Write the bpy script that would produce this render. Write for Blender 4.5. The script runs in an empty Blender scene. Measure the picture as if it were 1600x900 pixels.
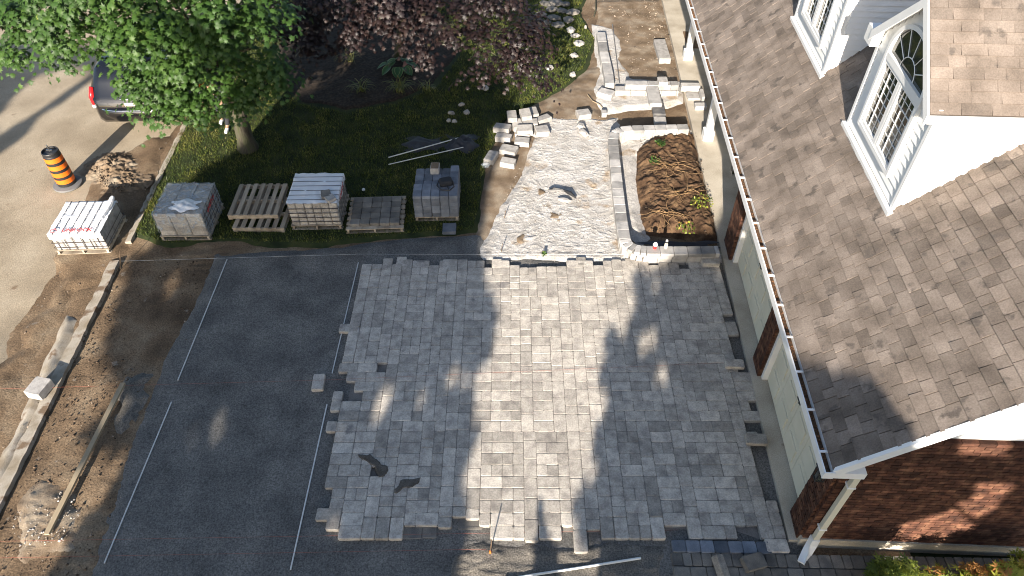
import bpy, math, random
import numpy as np
from mathutils import Vector, Matrix
R = math.radians
random.seed(7); rng = np.random.default_rng(7)
sc = bpy.context.scene
col = sc.collection

# ------------------------------------------------------------------ camera
H = 10.5; F = 1120.0; DEP = R(45.8); CP, SP = math.cos(DEP), math.sin(DEP)
cam = bpy.data.cameras.new('camera'); cam.sensor_width = 36; cam.lens = F/1600*36; cam.clip_end = 2000
camo = bpy.data.objects.new('camera', cam); col.objects.link(camo)
camo.location = (0, 0, H); camo.rotation_euler = (math.pi/2-DEP, 0, 0)
sc.camera = camo
# ------------------------------------------------------------------ light
SUN_EL = R(21); AZ = .19                      # light travels towards +Y and a little to +X
az = math.atan(AZ)
world = bpy.data.worlds.new('World'); sc.world = world; world.use_nodes = True
nt = world.node_tree; bg = nt.nodes['Background']
sky = nt.nodes.new('ShaderNodeTexSky'); sky.sky_type = 'NISHITA'; sky.sun_disc = False
sky.sun_elevation = SUN_EL; sky.sun_rotation = math.pi + az; sky.air_density = 1.0; sky.dust_density = 1.0; sky.ozone_density = 1.0
nt.links.new(sky.outputs[0], bg.inputs[0]); bg.inputs[1].default_value = 0.078
sl = bpy.data.lights.new('sun', 'SUN'); sl.energy = 5.0; sl.angle = R(.53); sl.color = (1, .90, .77)
so = bpy.data.objects.new('sun', sl); col.objects.link(so); so.location = (-5, -30, 20)
LD = Vector((math.sin(az)*math.cos(SUN_EL), math.cos(az)*math.cos(SUN_EL), -math.sin(SUN_EL)))
so.rotation_euler = LD.to_track_quat('-Z', 'Y').to_euler()
sc.view_settings.view_transform = 'Standard'; sc.view_settings.look = 'None'
sc.view_settings.exposure = 1.5; sc.view_settings.gamma = 1
sc.cycles.filter_width = 1.0

def G(u, v, z=0.0):
    """survey of the photograph: the world point at height z seen at pixel u, v"""
    dx, dy = (u-800)/F, (v-450)/F
    t = (H-z)/(SP+dy*CP)
    return Vector((dx*t, (CP-dy*SP)*t, z))
def proj(p):
    q = H-p[2]; d = q*SP+p[1]*CP
    if d < .1: return (-9999, -9999, d)
    return (800+F*p[0]/d, 450+F*(q*CP-p[1]*SP)/d, d)

# ------------------------------------------------------------------ numpy noise
def vn(x, y, seed=0):
    ix, iy = np.floor(x), np.floor(y); fx, fy = x-ix, y-iy
    fx = fx*fx*(3-2*fx); fy = fy*fy*(3-2*fy)
    def h(a, b):
        s = np.sin(a*127.1+b*311.7+seed*74.7)*43758.5453
        return s-np.floor(s)
    return (h(ix, iy)*(1-fx)+h(ix+1, iy)*fx)*(1-fy)+(h(ix, iy+1)*(1-fx)+h(ix+1, iy+1)*fx)*fy
def fbm(x, y, seed=0, o=4):
    s = 0; a = .5
    for i in range(o): s = s+a*(vn(x*2**i+i*13.7, y*2**i, seed+i)-.5)*2; a *= .5
    return s
def sdf(poly, X, Y):
    """signed distance, positive inside"""
    d = np.full(X.shape, 1e9); ins = np.zeros(X.shape, bool); n = len(poly)
    for i in range(n):
        ax, ay = poly[i][:2]; bx, by = poly[(i+1) % n][:2]
        ex, ey = bx-ax, by-ay; wx, wy = X-ax, Y-ay
        t = np.clip((wx*ex+wy*ey)/(ex*ex+ey*ey+1e-12), 0, 1)
        d = np.minimum(d, (wx-ex*t)**2+(wy-ey*t)**2)
        c = ((ay <= Y) & (by > Y)) | ((by <= Y) & (ay > Y))
        with np.errstate(divide='ignore', invalid='ignore'):
            xi = ax+(Y-ay)/(by-ay+1e-12)*ex
        ins ^= c & (X < xi)
    d = np.sqrt(d)
    return np.where(ins, d, -d)

# ------------------------------------------------------------------ materials
def newmat(name):
    m = bpy.data.materials.new(name); m.use_nodes = True
    return m, m.node_tree, m.node_tree.nodes['Principled BSDF']
def mat(name, cols, scale=4, detail=6, rough=.85, bump=.0, bscale=60, obj_rand=0, tone=0, fine=0, fscale=120, metallic=0, spec=.3, stretch=None, bdist=.01, spots=None):
    """procedural: world-position noise through a ramp of base colours, object / attribute tone, fine grain, bump"""
    m, t, b = newmat(name); N, L = t.nodes, t.links
    geo = N.new('ShaderNodeNewGeometry'); pos = geo.outputs['Position']
    if stretch:
        mp = N.new('ShaderNodeMapping'); mp.inputs['Scale'].default_value = stretch; L.new(pos, mp.inputs[0]); pos = mp.outputs[0]
    n = N.new('ShaderNodeTexNoise'); n.inputs['Scale'].default_value = scale; n.inputs['Detail'].default_value = detail
    L.new(pos, n.inputs['Vector'])
    cr = N.new('ShaderNodeValToRGB'); e = cr.color_ramp.elements
    k = len(cols)
    for i, c in enumerate(cols):
        p = .32+.36*i/max(1, k-1)
        el = e[i] if i < 2 else e.new(p)
        el.position = p; el.color = (*c, 1)
    L.new(n.outputs['Fac'], cr.inputs[0]); c = cr.outputs[0]
    def mult(c, val, lo, hi):
        mr = N.new('ShaderNodeMapRange'); mr.inputs[3].default_value = lo; mr.inputs[4].default_value = hi
        L.new(val, mr.inputs[0])
        vm = N.new('ShaderNodeVectorMath'); vm.operation = 'SCALE'; L.new(c, vm.inputs[0]); L.new(mr.outputs[0], vm.inputs[3])
        return vm.outputs[0]
    if obj_rand:
        oi = N.new('ShaderNodeObjectInfo'); c = mult(c, oi.outputs['Random'], 1-obj_rand, 1+obj_rand)
    if tone:
        at = N.new('ShaderNodeAttribute'); at.attribute_name = 'tone'; c = mult(c, at.outputs['Fac'], 1-tone, 1+tone)
    if spots:
        sn = N.new('ShaderNodeTexNoise'); sn.inputs['Scale'].default_value = spots[0]; sn.inputs['Detail'].default_value = 5; L.new(geo.outputs['Position'], sn.inputs['Vector'])
        mr = N.new('ShaderNodeMapRange'); mr.inputs[1].default_value = spots[1]; mr.inputs[2].default_value = spots[1]+.08; L.new(sn.outputs['Fac'], mr.inputs[0])
        mx = N.new('ShaderNodeMix'); mx.data_type = 'RGBA'; L.new(mr.outputs[0], mx.inputs[0]); L.new(c, mx.inputs[6]); mx.inputs[7].default_value = (*spots[2], 1); c = mx.outputs[2]
    if fine:
        fn = N.new('ShaderNodeTexNoise'); fn.inputs['Scale'].default_value = fscale; fn.inputs['Detail'].default_value = 3; L.new(geo.outputs['Position'], fn.inputs['Vector'])
        mr = N.new('ShaderNodeMapRange'); mr.inputs[1].default_value = .3; mr.inputs[2].default_value = .7
        mr.inputs[3].default_value = 1-fine; mr.inputs[4].default_value = 1+fine; L.new(fn.outputs['Fac'], mr.inputs[0])
        vm = N.new('ShaderNodeVectorMath'); vm.operation = 'SCALE'; L.new(c, vm.inputs[0]); L.new(mr.outputs[0], vm.inputs[3]); c = vm.outputs[0]
    L.new(c, b.inputs['Base Color']); b.inputs['Roughness'].default_value = rough; b.inputs['Metallic'].default_value = metallic
    b.inputs['Specular IOR Level'].default_value = spec
    if bump:
        bn = N.new('ShaderNodeTexNoise'); bn.inputs['Scale'].default_value = bscale; bn.inputs['Detail'].default_value = 5
        L.new(pos if stretch else geo.outputs['Position'], bn.inputs['Vector'])
        bp = N.new('ShaderNodeBump'); bp.inputs['Strength'].default_value = bump; bp.inputs['Distance'].default_value = bdist
        L.new(bn.outputs['Fac'], bp.inputs['Height']); L.new(bp.outputs[0], b.inputs['Normal'])
    return m
def plain(name, c, rough=.5, metallic=0, spec=.5, coat=0):
    m, t, b = newmat(name); N, L = t.nodes, t.links
    geo = N.new('ShaderNodeNewGeometry'); n = N.new('ShaderNodeTexNoise'); n.inputs['Scale'].default_value = 9; n.inputs['Detail'].default_value = 5
    L.new(geo.outputs['Position'], n.inputs['Vector'])
    mr = N.new('ShaderNodeMapRange'); mr.inputs[1].default_value = .3; mr.inputs[2].default_value = .7; mr.inputs[3].default_value = .88; mr.inputs[4].default_value = 1.06; L.new(n.outputs['Fac'], mr.inputs[0])
    vm = N.new('ShaderNodeVectorMath'); vm.operation = 'SCALE'; vm.inputs[0].default_value = c; L.new(mr.outputs[0], vm.inputs[3])
    L.new(vm.outputs[0], b.inputs['Base Color']); b.inputs['Roughness'].default_value = rough; b.inputs['Metallic'].default_value = metallic
    b.inputs['Specular IOR Level'].default_value = spec; b.inputs['Coat Weight'].default_value = coat
    return m
def leafmat(name, stops, trans=.3, rough=.5):
    m, t, b = newmat(name); N, L = t.nodes, t.links
    at = N.new('ShaderNodeAttribute'); at.attribute_name = 'tone'
    cr = N.new('ShaderNodeValToRGB'); e = cr.color_ramp.elements
    for i, (p, c) in enumerate(stops):
        el = e[i] if i < 2 else e.new(p)
        el.position = p; el.color = (*c, 1)
    L.new(at.outputs['Fac'], cr.inputs[0]); L.new(cr.outputs[0], b.inputs['Base Color']); b.inputs['Roughness'].default_value = rough
    b.inputs['Specular IOR Level'].default_value = .35
    tr = N.new('ShaderNodeBsdfTranslucent'); L.new(cr.outputs[0], tr.inputs[0])
    mx = N.new('ShaderNodeMixShader'); mx.inputs[0].default_value = trans
    L.new(b.outputs[0], mx.inputs[1]); L.new(tr.outputs[0], mx.inputs[2]); L.new(mx.outputs[0], N['Material Output'].inputs[0])
    return m

M = {}
M['dirt'] = mat('soil', [(.078, .052, .031), (.155, .106, .065), (.225, .170, .113)], 1.3, 9, .95, 1, 28, fine=.4, fscale=40, spots=(5.5, .66, (.20, .165, .13)))
M['dirtlight'] = mat('dry_soil', [(.125, .088, .055), (.19, .14, .095), (.29, .24, .18)], 2.2, 9, .95, .7, 60, fine=.4, fscale=110)
M['road'] = mat('asphalt', [(.235, .190, .135), (.31, .256, .186), (.37, .313, .236)], .8, 9, .95, .6, 50, fine=.20, fscale=45, spots=(2.3, .68, (.17, .12, .08)))
M['sand'] = mat('bedding_sand', [(.094, .091, .086), (.128, .123, .115), (.168, .160, .147)], 1.6, 12, .95, 1, 45, fine=.45, fscale=42)
M['screenings'] = mat('sand_screenings', [(.10, .092, .08), (.135, .122, .105), (.18, .16, .135)], 3, 12, .95, 1, 40, fine=.45, fscale=42)
M['sandwet'] = mat('joint_sand', [(.15, .135, .12), (.24, .22, .20)], 6, 6, .95, .3, 120, fine=.2)
M['gravel'] = mat('crushed_stone', [(.33, .31, .285), (.43, .412, .39), (.50, .485, .465)], 3.0, 12, .95, 1, 40, fine=.30, fscale=38, spots=(1.5, .585, (.30, .235, .17)))
M['planter'] = mat('garden_soil', [(.035, .019, .010), (.082, .047, .026), (.16, .10, .055)], 4.5, 9, .95, 1, 45, fine=.4, fscale=80)
M['turf'] = mat('turf', [(.010, .017, .005), (.024, .034, .010), (.045, .05, .015)], 3, 9, .95, .7, 60, fine=.3)
M['mulch'] = mat('mulch', [(.012, .009, .006), (.028, .02, .014), (.05, .036, .026)], 14, 9, .95, 1, 50, fine=.4)
M['concrete'] = mat('concrete', [(.33, .29, .23), (.42, .375, .305), (.49, .445, .37)], 1.6, 12, .9, .5, 50, fine=.14, fscale=50, spots=(2.5, .69, (.2, .16, .12)))
M['curb'] = mat('curb_concrete', [(.22, .18, .13), (.32, .285, .235), (.40, .36, .31)], 3, 9, .95, .5, 60, fine=.2, spots=(3.0, .56, (.15, .105, .07)))
M['paver'] = mat('tumbled_paver', [(.275, .250, .226), (.375, .343, .303), (.445, .410, .362)], 7, 9, .9, .9, 45, obj_rand=.13, tone=.20, fine=.20, fscale=42, spots=(3.1, .66, (.215, .20, .19)))
M['blue'] = mat('blue_grey_paver', [(.11, .125, .15), (.165, .18, .21)], 7, 8, .9, .4, 80, obj_rand=.2, tone=.25, fine=.15)
M['oldpaver'] = mat('old_paver', [(.11, .105, .10), (.16, .15, .135), (.21, .19, .165)], 5, 8, .95, .5, 80, obj_rand=.2, tone=.25, fine=.2)
M['block'] = mat('wall_block', [(.26, .247, .233), (.34, .324, .308), (.40, .384, .363)], 9, 8, .9, .5, 60, obj_rand=.06, tone=.12, fine=.1)
M['cap'] = mat('cap_stone', [(.24, .235, .23), (.32, .31, .30), (.39, .375, .36)], 5, 8, .9, .6, 40, obj_rand=.42, fine=.12, stretch=(1, 1, 1))
M['wetblock'] = mat('wet_stone', [(.07, .07, .075), (.15, .145, .14)], 8, 8, .6, .4, 60)
M['shingle'] = mat('asphalt_shingle', [(.120, .097, .080), (.172, .140, .117), (.216, .179, .152)], 2.5, 12, .95, .5, 160, obj_rand=.13, tone=.23, fine=.17, fscale=50, spots=(4.5, .60, (.105, .088, .076)))
M['brick'] = mat('red_brick', [(.042, .019, .013), (.080, .034, .021), (.15, .075, .045)], 7, 7, .92, .5, 60, obj_rand=.22, tone=.35, fine=.2)
M['mortar'] = mat('mortar', [(.09, .07, .06), (.14, .115, .095)], 12, 6, .95, .3, 80)
M['white'] = mat('white_paint', [(.74, .74, .73), (.80, .80, .79)], 3, 6, .5, .05, 30)
M['cream'] = mat('cream_paint', [(.60, .57, .46), (.66, .63, .52)], 2, 6, .5, .05, 30)
M['wood'] = mat('pallet_wood', [(.20, .16, .12), (.32, .27, .21), (.42, .36, .28)], 6, 8, .9, .5, 40, obj_rand=.18, fine=.15, stretch=(1, .15, 1))
M['plank'] = mat('plank_wood', [(.26, .20, .13), (.38, .31, .21)], 6, 8, .9, .4, 40, stretch=(1, .2, 1))
M['bark'] = mat('bark', [(.025, .022, .016), (.07, .062, .045), (.06, .07, .03)], 9, 12, .95, 1, 20, stretch=(1, 1, .2), bdist=.06)
M['litter'] = mat('gutter_litter', [(.05, .03, .02), (.14, .08, .045)], 25, 8, .95, 1, 60)
M['black'] = plain('black_plastic', (.018, .018, .02), .45)
M['rubber'] = plain('grey_rubber', (.14, .14, .145), .8)
M['orange'] = plain('orange_reflective_sheet', (.80, .15, .01), .45)
M['strap'] = plain('black_strap', (.02, .015, .02), .5)
M['metal'] = plain('galvanised_metal', (.42, .43, .44), .35, 1)
M['alu'] = plain('white_pipe', (.62, .63, .62), .4)
M['carpaint'] = plain('dark_car_paint', (.008, .008, .011), .25, .5, .6, 1)
M['chrome'] = plain('chrome', (.7, .7, .72), .08, 1)
M['red'] = plain('red_lens', (.65, .015, .02), .2)
M['redink'] = plain('red_ink', (.60, .03, .03), .6)
M['glass'] = plain('window_glass', (.03, .035, .03), .04, 0, .9)
M['tarp'] = plain('dark_tarp', (.035, .037, .045), .7)
M['mat'] = mat('door_mat', [(.13, .08, .045), (.2, .13, .08)], 20, 6, .95, .3, 60)
M['string'] = plain('red_string', (.30, .08, .05), .8)
M['skin'] = plain('skin', (.42, .25, .17), .55); M['cloth'] = plain('dark_cloth', (.02, .022, .028), .9); M['hair'] = plain('hair', (.03, .02, .015), .8)
M['leafA'] = leafmat('maple_leaf', [(0, (.024, .054, .012)), (.45, (.040, .090, .017)), (.93, (.074, .135, .028)), (1, (.30, .33, .06))])
M['leafB'] = leafmat('purple_leaf', [(0, (.007, .005, .006)), (.4, (.014, .008, .009)), (.7, (.022, .012, .011)), (.88, (.038, .025, .021)), (1, (.045, .06, .02))], .10, .5)
M['leafC'] = leafmat('shade_tree_leaf', [(0, (.02, .045, .015)), (1, (.06, .10, .03))], .15)
M['leafD'] = leafmat('yellow_green_leaf', [(0, (.03, .055, .012)), (.5, (.14, .19, .03)), (.9, (.34, .35, .05)), (1, (.32, .16, .05))])
M['grass'] = leafmat('grass_blade', [(0, (.025, .05, .012)), (.6, (.10, .125, .025)), (.9, (.20, .195, .045)), (1, (.28, .26, .10))], .3)
M['hosta'] = leafmat('hosta_leaf', [(0, (.03, .08, .035)), (.5, (.05, .12, .05)), (1, (.25, .32, .15))], .2)
M['wrap'] = None
def wrapmat(name, c, alpha, rough=.2):
    m, t, b = newmat(name); N, L = t.nodes, t.links
    geo = N.new('ShaderNodeNewGeometry'); n = N.new('ShaderNodeTexNoise'); n.inputs['Scale'].default_value = 5; n.inputs['Detail'].default_value = 6; n.inputs['Distortion'].default_value = 2
    L.new(geo.outputs['Position'], n.inputs['Vector'])
    mr = N.new('ShaderNodeMapRange'); mr.inputs[1].default_value = .42; mr.inputs[2].default_value = .6; mr.inputs[3].default_value = alpha[0]; mr.inputs[4].default_value = alpha[1]; L.new(n.outputs['Fac'], mr.inputs[0])
    L.new(mr.outputs[0], b.inputs['Alpha']); b.inputs['Base Color'].default_value = (*c, 1); b.inputs['Roughness'].default_value = rough
    bp = N.new('ShaderNodeBump'); bp.inputs['Strength'].default_value = .5; bp.inputs['Distance'].default_value = .03; L.new(n.outputs['Fac'], bp.inputs['Height']); L.new(bp.outputs[0], b.inputs['Normal'])
    return m
M['wrapclear'] = wrapmat('clear_stretch_wrap', (.50, .56, .62), (.08, .5))
M['wrapwhite'] = wrapmat('white_plastic_wrap', (.78, .79, .82), (1, 1), .35)

# ------------------------------------------------------------------ mesh helpers
class MB:
    def __init__(s): s.v = []; s.f = []; s.t = []; s.tone = None
    def add(s, vs, fs, tone=None):
        o = len(s.v); s.v += [tuple(p) for p in vs]; s.f += [tuple(i+o for i in f) for f in fs]
        s.t += [tone if tone is not None else .5]*len(vs); return s
    def box(s, c, size, rz=0, ax=None, tone=None, bev=0):
        """box centred on c (x,y,z); ax = optional 3x3 axes"""
        if ax is None:
            ca, sa = math.cos(rz), math.sin(rz); ax = (Vector((ca, sa, 0)), Vector((-sa, ca, 0)), Vector((0, 0, 1)))
        c = Vector(c); h = [k/2 for k in size]
        P = lambda a, b, d: c+ax[0]*a+ax[1]*b+ax[2]*d
        if not bev:
            vs = [P(a*h[0], b*h[1], d*h[2]) for d in (-1, 1) for a, b in ((-1, -1), (1, -1), (1, 1), (-1, 1))]
            s.add(vs, [(3, 2, 1, 0), (4, 5, 6, 7), (0, 1, 5, 4), (1, 2, 6, 5), (2, 3, 7, 6), (3, 0, 4, 7)], tone)
        else:
            k = bev; rings = []
            def ring(i, z):
                a, b = h[0]-i, h[1]-i
                return [P(x, y, z) for x, y in ((-a+k, -b), (a-k, -b), (a, -b+k), (a, b-k), (a-k, b), (-a+k, b), (-a, b-k), (-a, -b+k))]
            vs = ring(0, -h[2])+ring(0, h[2]-k)+ring(k, h[2])
            fs = [tuple(range(7, -1, -1)), tuple(range(16, 24))]
            for r in (0, 8):
                for i in range(8): j = (i+1) % 8; fs.append((r+i, r+j, r+8+j, r+8+i))
            s.add(vs, fs, tone)
        return s
    def prism(s, poly, z0, z1, tone=None):
        n = len(poly); vs = [(p[0], p[1], z0) for p in poly]+[(p[0], p[1], z1) for p in poly]
        a = sum(poly[i][0]*poly[(i+1) % n][1]-poly[(i+1) % n][0]*poly[i][1] for i in range(n))
        fs = [tuple(range(n-1, -1, -1)), tuple(range(n, 2*n))]+[(i, (i+1) % n, n+(i+1) % n, n+i) for i in range(n)]
        if a < 0: fs = [tuple(reversed(f)) for f in fs]
        return s.add(vs, fs, tone)
    def tube(s, pts, r, n=8, cap=True, tone=None):
        pts = [Vector(p) for p in pts]; rs = r if isinstance(r, (list, tuple)) else [r]*len(pts)
        vs = []; up = Vector((0, 0, 1)); pa = None
        for i, p in enumerate(pts):
            d = (pts[min(i+1, len(pts)-1)]-pts[max(i-1, 0)]).normalized()
            a = d.cross(up)
            if a.length < .2: a = d.cross(Vector((0, 1, 0)))
            a.normalize()
            if pa and a.dot(pa) < 0: a = -a
            pa = a; b = d.cross(a)
            vs += [p+a*math.cos(2*math.pi*k/n)*rs[i]+b*math.sin(2*math.pi*k/n)*rs[i] for k in range(n)]
        fs = []
        for i in range(len(pts)-1):
            for k in range(n): j = (k+1) % n; fs.append((i*n+k, i*n+n+k, i*n+n+j, i*n+j))
        if cap: fs += [tuple(range(n)), tuple(range(len(pts)*n-1, len(pts)*n-n-1, -1))]
        return s.add(vs, fs, tone)
    def lathe(s, c, prof, n=32):
        """prof: list of (r, z) from the bottom"""
        vs = [(c[0]+r*math.cos(2*math.pi*k/n), c[1]+r*math.sin(2*math.pi*k/n), c[2]+z) for r, z in prof for k in range(n)]
        fs = [(i*n+k, i*n+(k+1) % n, i*n+n+(k+1) % n, i*n+n+k) for i in range(len(prof)-1) for k in range(n)]
        fs += [tuple(range(n-1, -1, -1)), tuple(range((len(prof)-1)*n, len(prof)*n))]
        return s.add(vs, fs)
WL = {}
def wl(o): return WL.get(o.name, Vector((0, 0, 0)))
def tag(o, label=None, category=None, group=None, kind=None):
    for k, x in (("label", label), ("category", category), ('group', group), ('kind', kind)):
        if x: o[k] = x
    return o
def mkmesh(name, mb, m, org=(0, 0, 0), smooth=False):
    me = bpy.data.meshes.new(name); o = Vector(org)
    me.from_pydata([(v[0]-o.x, v[1]-o.y, v[2]-o.z) for v in mb.v], [], mb.f)
    at = me.attributes.new('tone', 'FLOAT', 'POINT'); at.data.foreach_set('value', mb.t)
    for x in (m if isinstance(m, list) else [m]): me.materials.append(x)
    if smooth: me.polygons.foreach_set('use_smooth', [True]*len(me.polygons))
    me.update(); return me
def obj(name, mb, m, parent=None, smooth=False, **kw):
    vs = mb.v
    xs, ys, zs = [v[0] for v in vs], [v[1] for v in vs], [v[2] for v in vs]
    org = Vector(((min(xs)+max(xs))/2, (min(ys)+max(ys))/2, min(zs)))
    me = mkmesh(name, mb, m, org, smooth)
    return link(name, me, org, parent, **kw)
def link(name, me, loc, parent=None, rz=0, **kw):
    o = bpy.data.objects.new(name, me); col.objects.link(o)
    loc = Vector(loc)
    if parent: o.parent = parent; o.location = loc-wl(parent)
    else: o.location = loc
    if rz: o.rotation_euler = (0, 0, rz)
    WL[o.name] = loc.copy()
    return tag(o, **kw) if kw else o
def empty(name, loc, **kw):
    return link(name, None, loc, None, **kw)
def struct(name, mb, m, **kw): return obj(name, mb, m, kind='structure', **kw)
def npmesh(name, V, Fc, m, tone=None, smooth=False):
    """V (n,3), Fc (m,k) with equal-length faces"""
    me = bpy.data.meshes.new(name); k = Fc.shape[1]
    me.vertices.add(len(V)); me.vertices.foreach_set('co', V.astype(np.float32).ravel())
    me.loops.add(Fc.size); me.loops.foreach_set('vertex_index', Fc.astype(np.int32).ravel())
    me.polygons.add(len(Fc)); me.polygons.foreach_set('loop_start', np.arange(0, Fc.size, k, dtype=np.int32))
    if smooth: me.polygons.foreach_set('use_smooth', np.ones(len(Fc), bool))
    at = me.attributes.new('tone', 'FLOAT', 'POINT')
    if tone is not None: at.data.foreach_set('value', tone.astype(np.float32))
    me.materials.append(m); me.update(calc_edges=True); return me
def field(name, x0, x1, y0, y1, st, hf, m, keep=None, parent=None, **kw):
    xs = np.arange(x0, x1+st/2, st); ys = np.arange(y0, y1+st/2, st)
    X, Y = np.meshgrid(xs, ys); Z = hf(X, Y)
    nx, ny = len(xs), len(ys)
    idx = np.arange(nx*ny).reshape(ny, nx)
    Fc = np.stack([idx[:-1, :-1], idx[:-1, 1:], idx[1:, 1:], idx[1:, :-1]], -1).reshape(-1, 4)
    if keep is not None:
        K = keep(X, Y, Z); kf = (K[:-1, :-1] | K[:-1, 1:] | K[1:, 1:] | K[1:, :-1]).ravel(); Fc = Fc[kf]
        used = np.unique(Fc); mp = np.full(nx*ny, -1); mp[used] = np.arange(len(used)); Fc = mp[Fc]
        V = np.stack([X.ravel(), Y.ravel(), Z.ravel()], 1)[used]
    else: V = np.stack([X.ravel(), Y.ravel(), Z.ravel()], 1)
    org = Vector((float((V[:, 0].min()+V[:, 0].max())/2), float((V[:, 1].min()+V[:, 1].max())/2), float(V[:, 2].min())))
    V = V-np.array(org)
    return link(name, npmesh(name, V, Fc, m, smooth=True), org, parent, **kw)
# leaf templates -----------------------------------------------------------
def maple_tpl():
    a = [(-90, .30), (-50, .55), (-30, .34), (5, .95), (30, .48), (62, .95), (76, .55), (90, 1.05), (104, .55), (118, .95), (150, .48), (175, .95), (210, .34), (230, .55)]
    vs = [(0, 0, .06)]+[(r*math.cos(R(t))*.5, r*math.sin(R(t))*.5, -.10*r*r) for t, r in a]
    n = len(a); return np.array(vs), np.array([(0, 1+i, 1+(i+1) % n) for i in range(n)])
MAPLE = maple_tpl()
def lance_tpl():
    a = []
    for t, L in ((-150, .5), (-105, .75), (-90+180, 1.1), (-45+180, .9), (-135+180, .9), (-5+180+180, .6), (-175+180, .6)): a.append((t, L))
    vs = [(0, 0, 0)]; fs = []
    for t, L in a:
        d = (math.cos(R(t)), math.sin(R(t))); p = (-d[1], d[0]); k = len(vs)
        vs += [(d[0]*L*.25+p[0]*.075, d[1]*L*.25+p[1]*.075, .02), (d[0]*L*.6, d[1]*L*.6, -.05), (d[0]*L*.25-p[0]*.075, d[1]*L*.25-p[1]*.075, .02)]
        fs += [(0, k+2, k+1), (0, k+1, k)]
    return np.array(vs), np.array(fs)
LANCE = lance_tpl()
QUAD = (np.array([(0, -.5, 0), (.38, 0, -.05), (0, .5, 0), (-.38, 0, -.05)]), np.array([(0, 1, 2), (0, 2, 3)]))
def leaves(name, P, Nn, size, tpl, m, tone, parent=None, rs=None, **kw):
    n = len(P); tv, tf = tpl
    Nn = Nn/np.linalg.norm(Nn, axis=1, keepdims=True)
    a = rng.normal(size=(n, 3)); A = np.cross(a, Nn); A /= np.linalg.norm(A, axis=1, keepdims=True)+1e-9; B = np.cross(Nn, A)
    s = size*(1+.3*(rng.random(n)-.5)*2) if np.isscalar(size) else size
    V = P[:, None, :]+s[:, None, None]*(tv[None, :, 0, None]*A[:, None, :]+tv[None, :, 1, None]*B[:, None, :]+tv[None, :, 2, None]*Nn[:, None, :])
    Fc = tf[None]+(np.arange(n)*len(tv))[:, None, None]
    V = V.reshape(-1, 3); Fc = Fc.reshape(-1, 3)
    org = Vector((float(P[:, 0].mean()), float(P[:, 1].mean()), float(P[:, 2].min())))
    me = npmesh(name, V-np.array(org), Fc, m, np.repeat(tone, len(tv)))
    return link(name, me, org, parent, **kw)
def flatten_(polypx, z=0): return [tuple(G(u, v, z))[:2] for u, v in polypx]

# ================================================================== GROUND
mb = MB(); mb.add([(-250, -200, -.12), (250, -200, -.12), (250, 300, -.12), (-250, 300, -.12)], [(0, 1, 2, 3)])
struct('ground', mb, M['turf'])
def base_h(X, Y):
    n = fbm(X*2.2, Y*2.2, 1, 5)*.018
    g = np.clip(1-np.abs(X+6.6)/1.5, 0, 1)
    rg = np.abs(fbm(X*1.5, Y*6, 4, 4))**.7*.09*g*np.clip(.5+fbm(X*.8, Y*.8, 6, 2), 0, 1)
    return np.clip(n, -.03, .022)-.002+rg*.7-.01
field('bare_soil', -13, 6, 1.5, 27, .045, base_h, M['dirt'], kind='structure')
def overlay(name, px, m, top, slope=.25, st=.05, namp=.01, nf=4, edge=.12, seed=3, pts=None, extra=None, ef=2.5, **kw):
    poly = pts or flatten_(px)
    xs = [p[0] for p in poly]; ys = [p[1] for p in poly]
    def hf(X, Y):
        d = sdf(poly, X, Y)+fbm(X*ef, Y*ef, seed, 4)*edge
        h = np.clip(d*slope, -.07, top)
        h = h+np.clip(fbm(X*nf, Y*nf, seed+9, 5), -1, 1)*namp*np.clip(d*4, 0, 1)
        if extra is not None: h = h+extra(X, Y, d)
        return h
    return field(name, min(xs)-.3, max(xs)+.3, min(ys)-.3, max(ys)+.3, st, hf, m, keep=lambda X, Y, Z: Z > -.05, **kw)
# curb line in plan
def curbx(y): return -8.12-.045*(y-5.4)
road_pts = [(-30, -6), (-9.5, -6), (-9.2, 4), (-9.3, 7.5), (-9.7, 9), (-9.6, 10.3), (-9.2, 12.5), (-9.1, 14), (-8.9, 15.8), (-8.75, 17), (-8.9, 40), (-30, 40)]
overlay('road', None, M['road'], .035, .2, .1, .003, 1.2, .10, 5, pts=road_pts, kind='structure')
overlay('soil_patch', [(150, 255), (190, 240), (238, 212), (262, 215), (240, 275), (210, 350), (196, 400), (150, 440), (110, 455), (95, 490), (52, 545), (8, 640), (-60, 760), (-120, 700), (-20, 580), (38, 545), (34, 515), (76, 482), (98, 436), (78, 408), (120, 330)], M['dirt'], .055, .3, .05, .012, 5, .10, 12, kind='structure')
def road_pile(X, Y, d):
    c = G(175, 262); c2 = G(195, 290)
    r = np.exp(-(((X-c.x)/.50)**2+((Y-c.y)/.45)**2))+.7*np.exp(-(((X-c2.x)/.5)**2+((Y-c2.y)/.4)**2))
    return r*(.15+.13*fbm(X*14, Y*14, 3, 5)+.05*fbm(X*4, Y*4, 2, 2))
def hf_pile(X, Y): return .04+road_pile(X, Y, 0)-.02
c = G(180, 272)
field('dirt_pile', c.x-1.1, c.x+1.1, c.y-1.1, c.y+1.1, .022, hf_pile, M['dirtlight'], keep=lambda X, Y, Z: Z > .045, label='low heap of loose tan soil on the road edge behind the striped drum', category='dirt pile')
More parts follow.
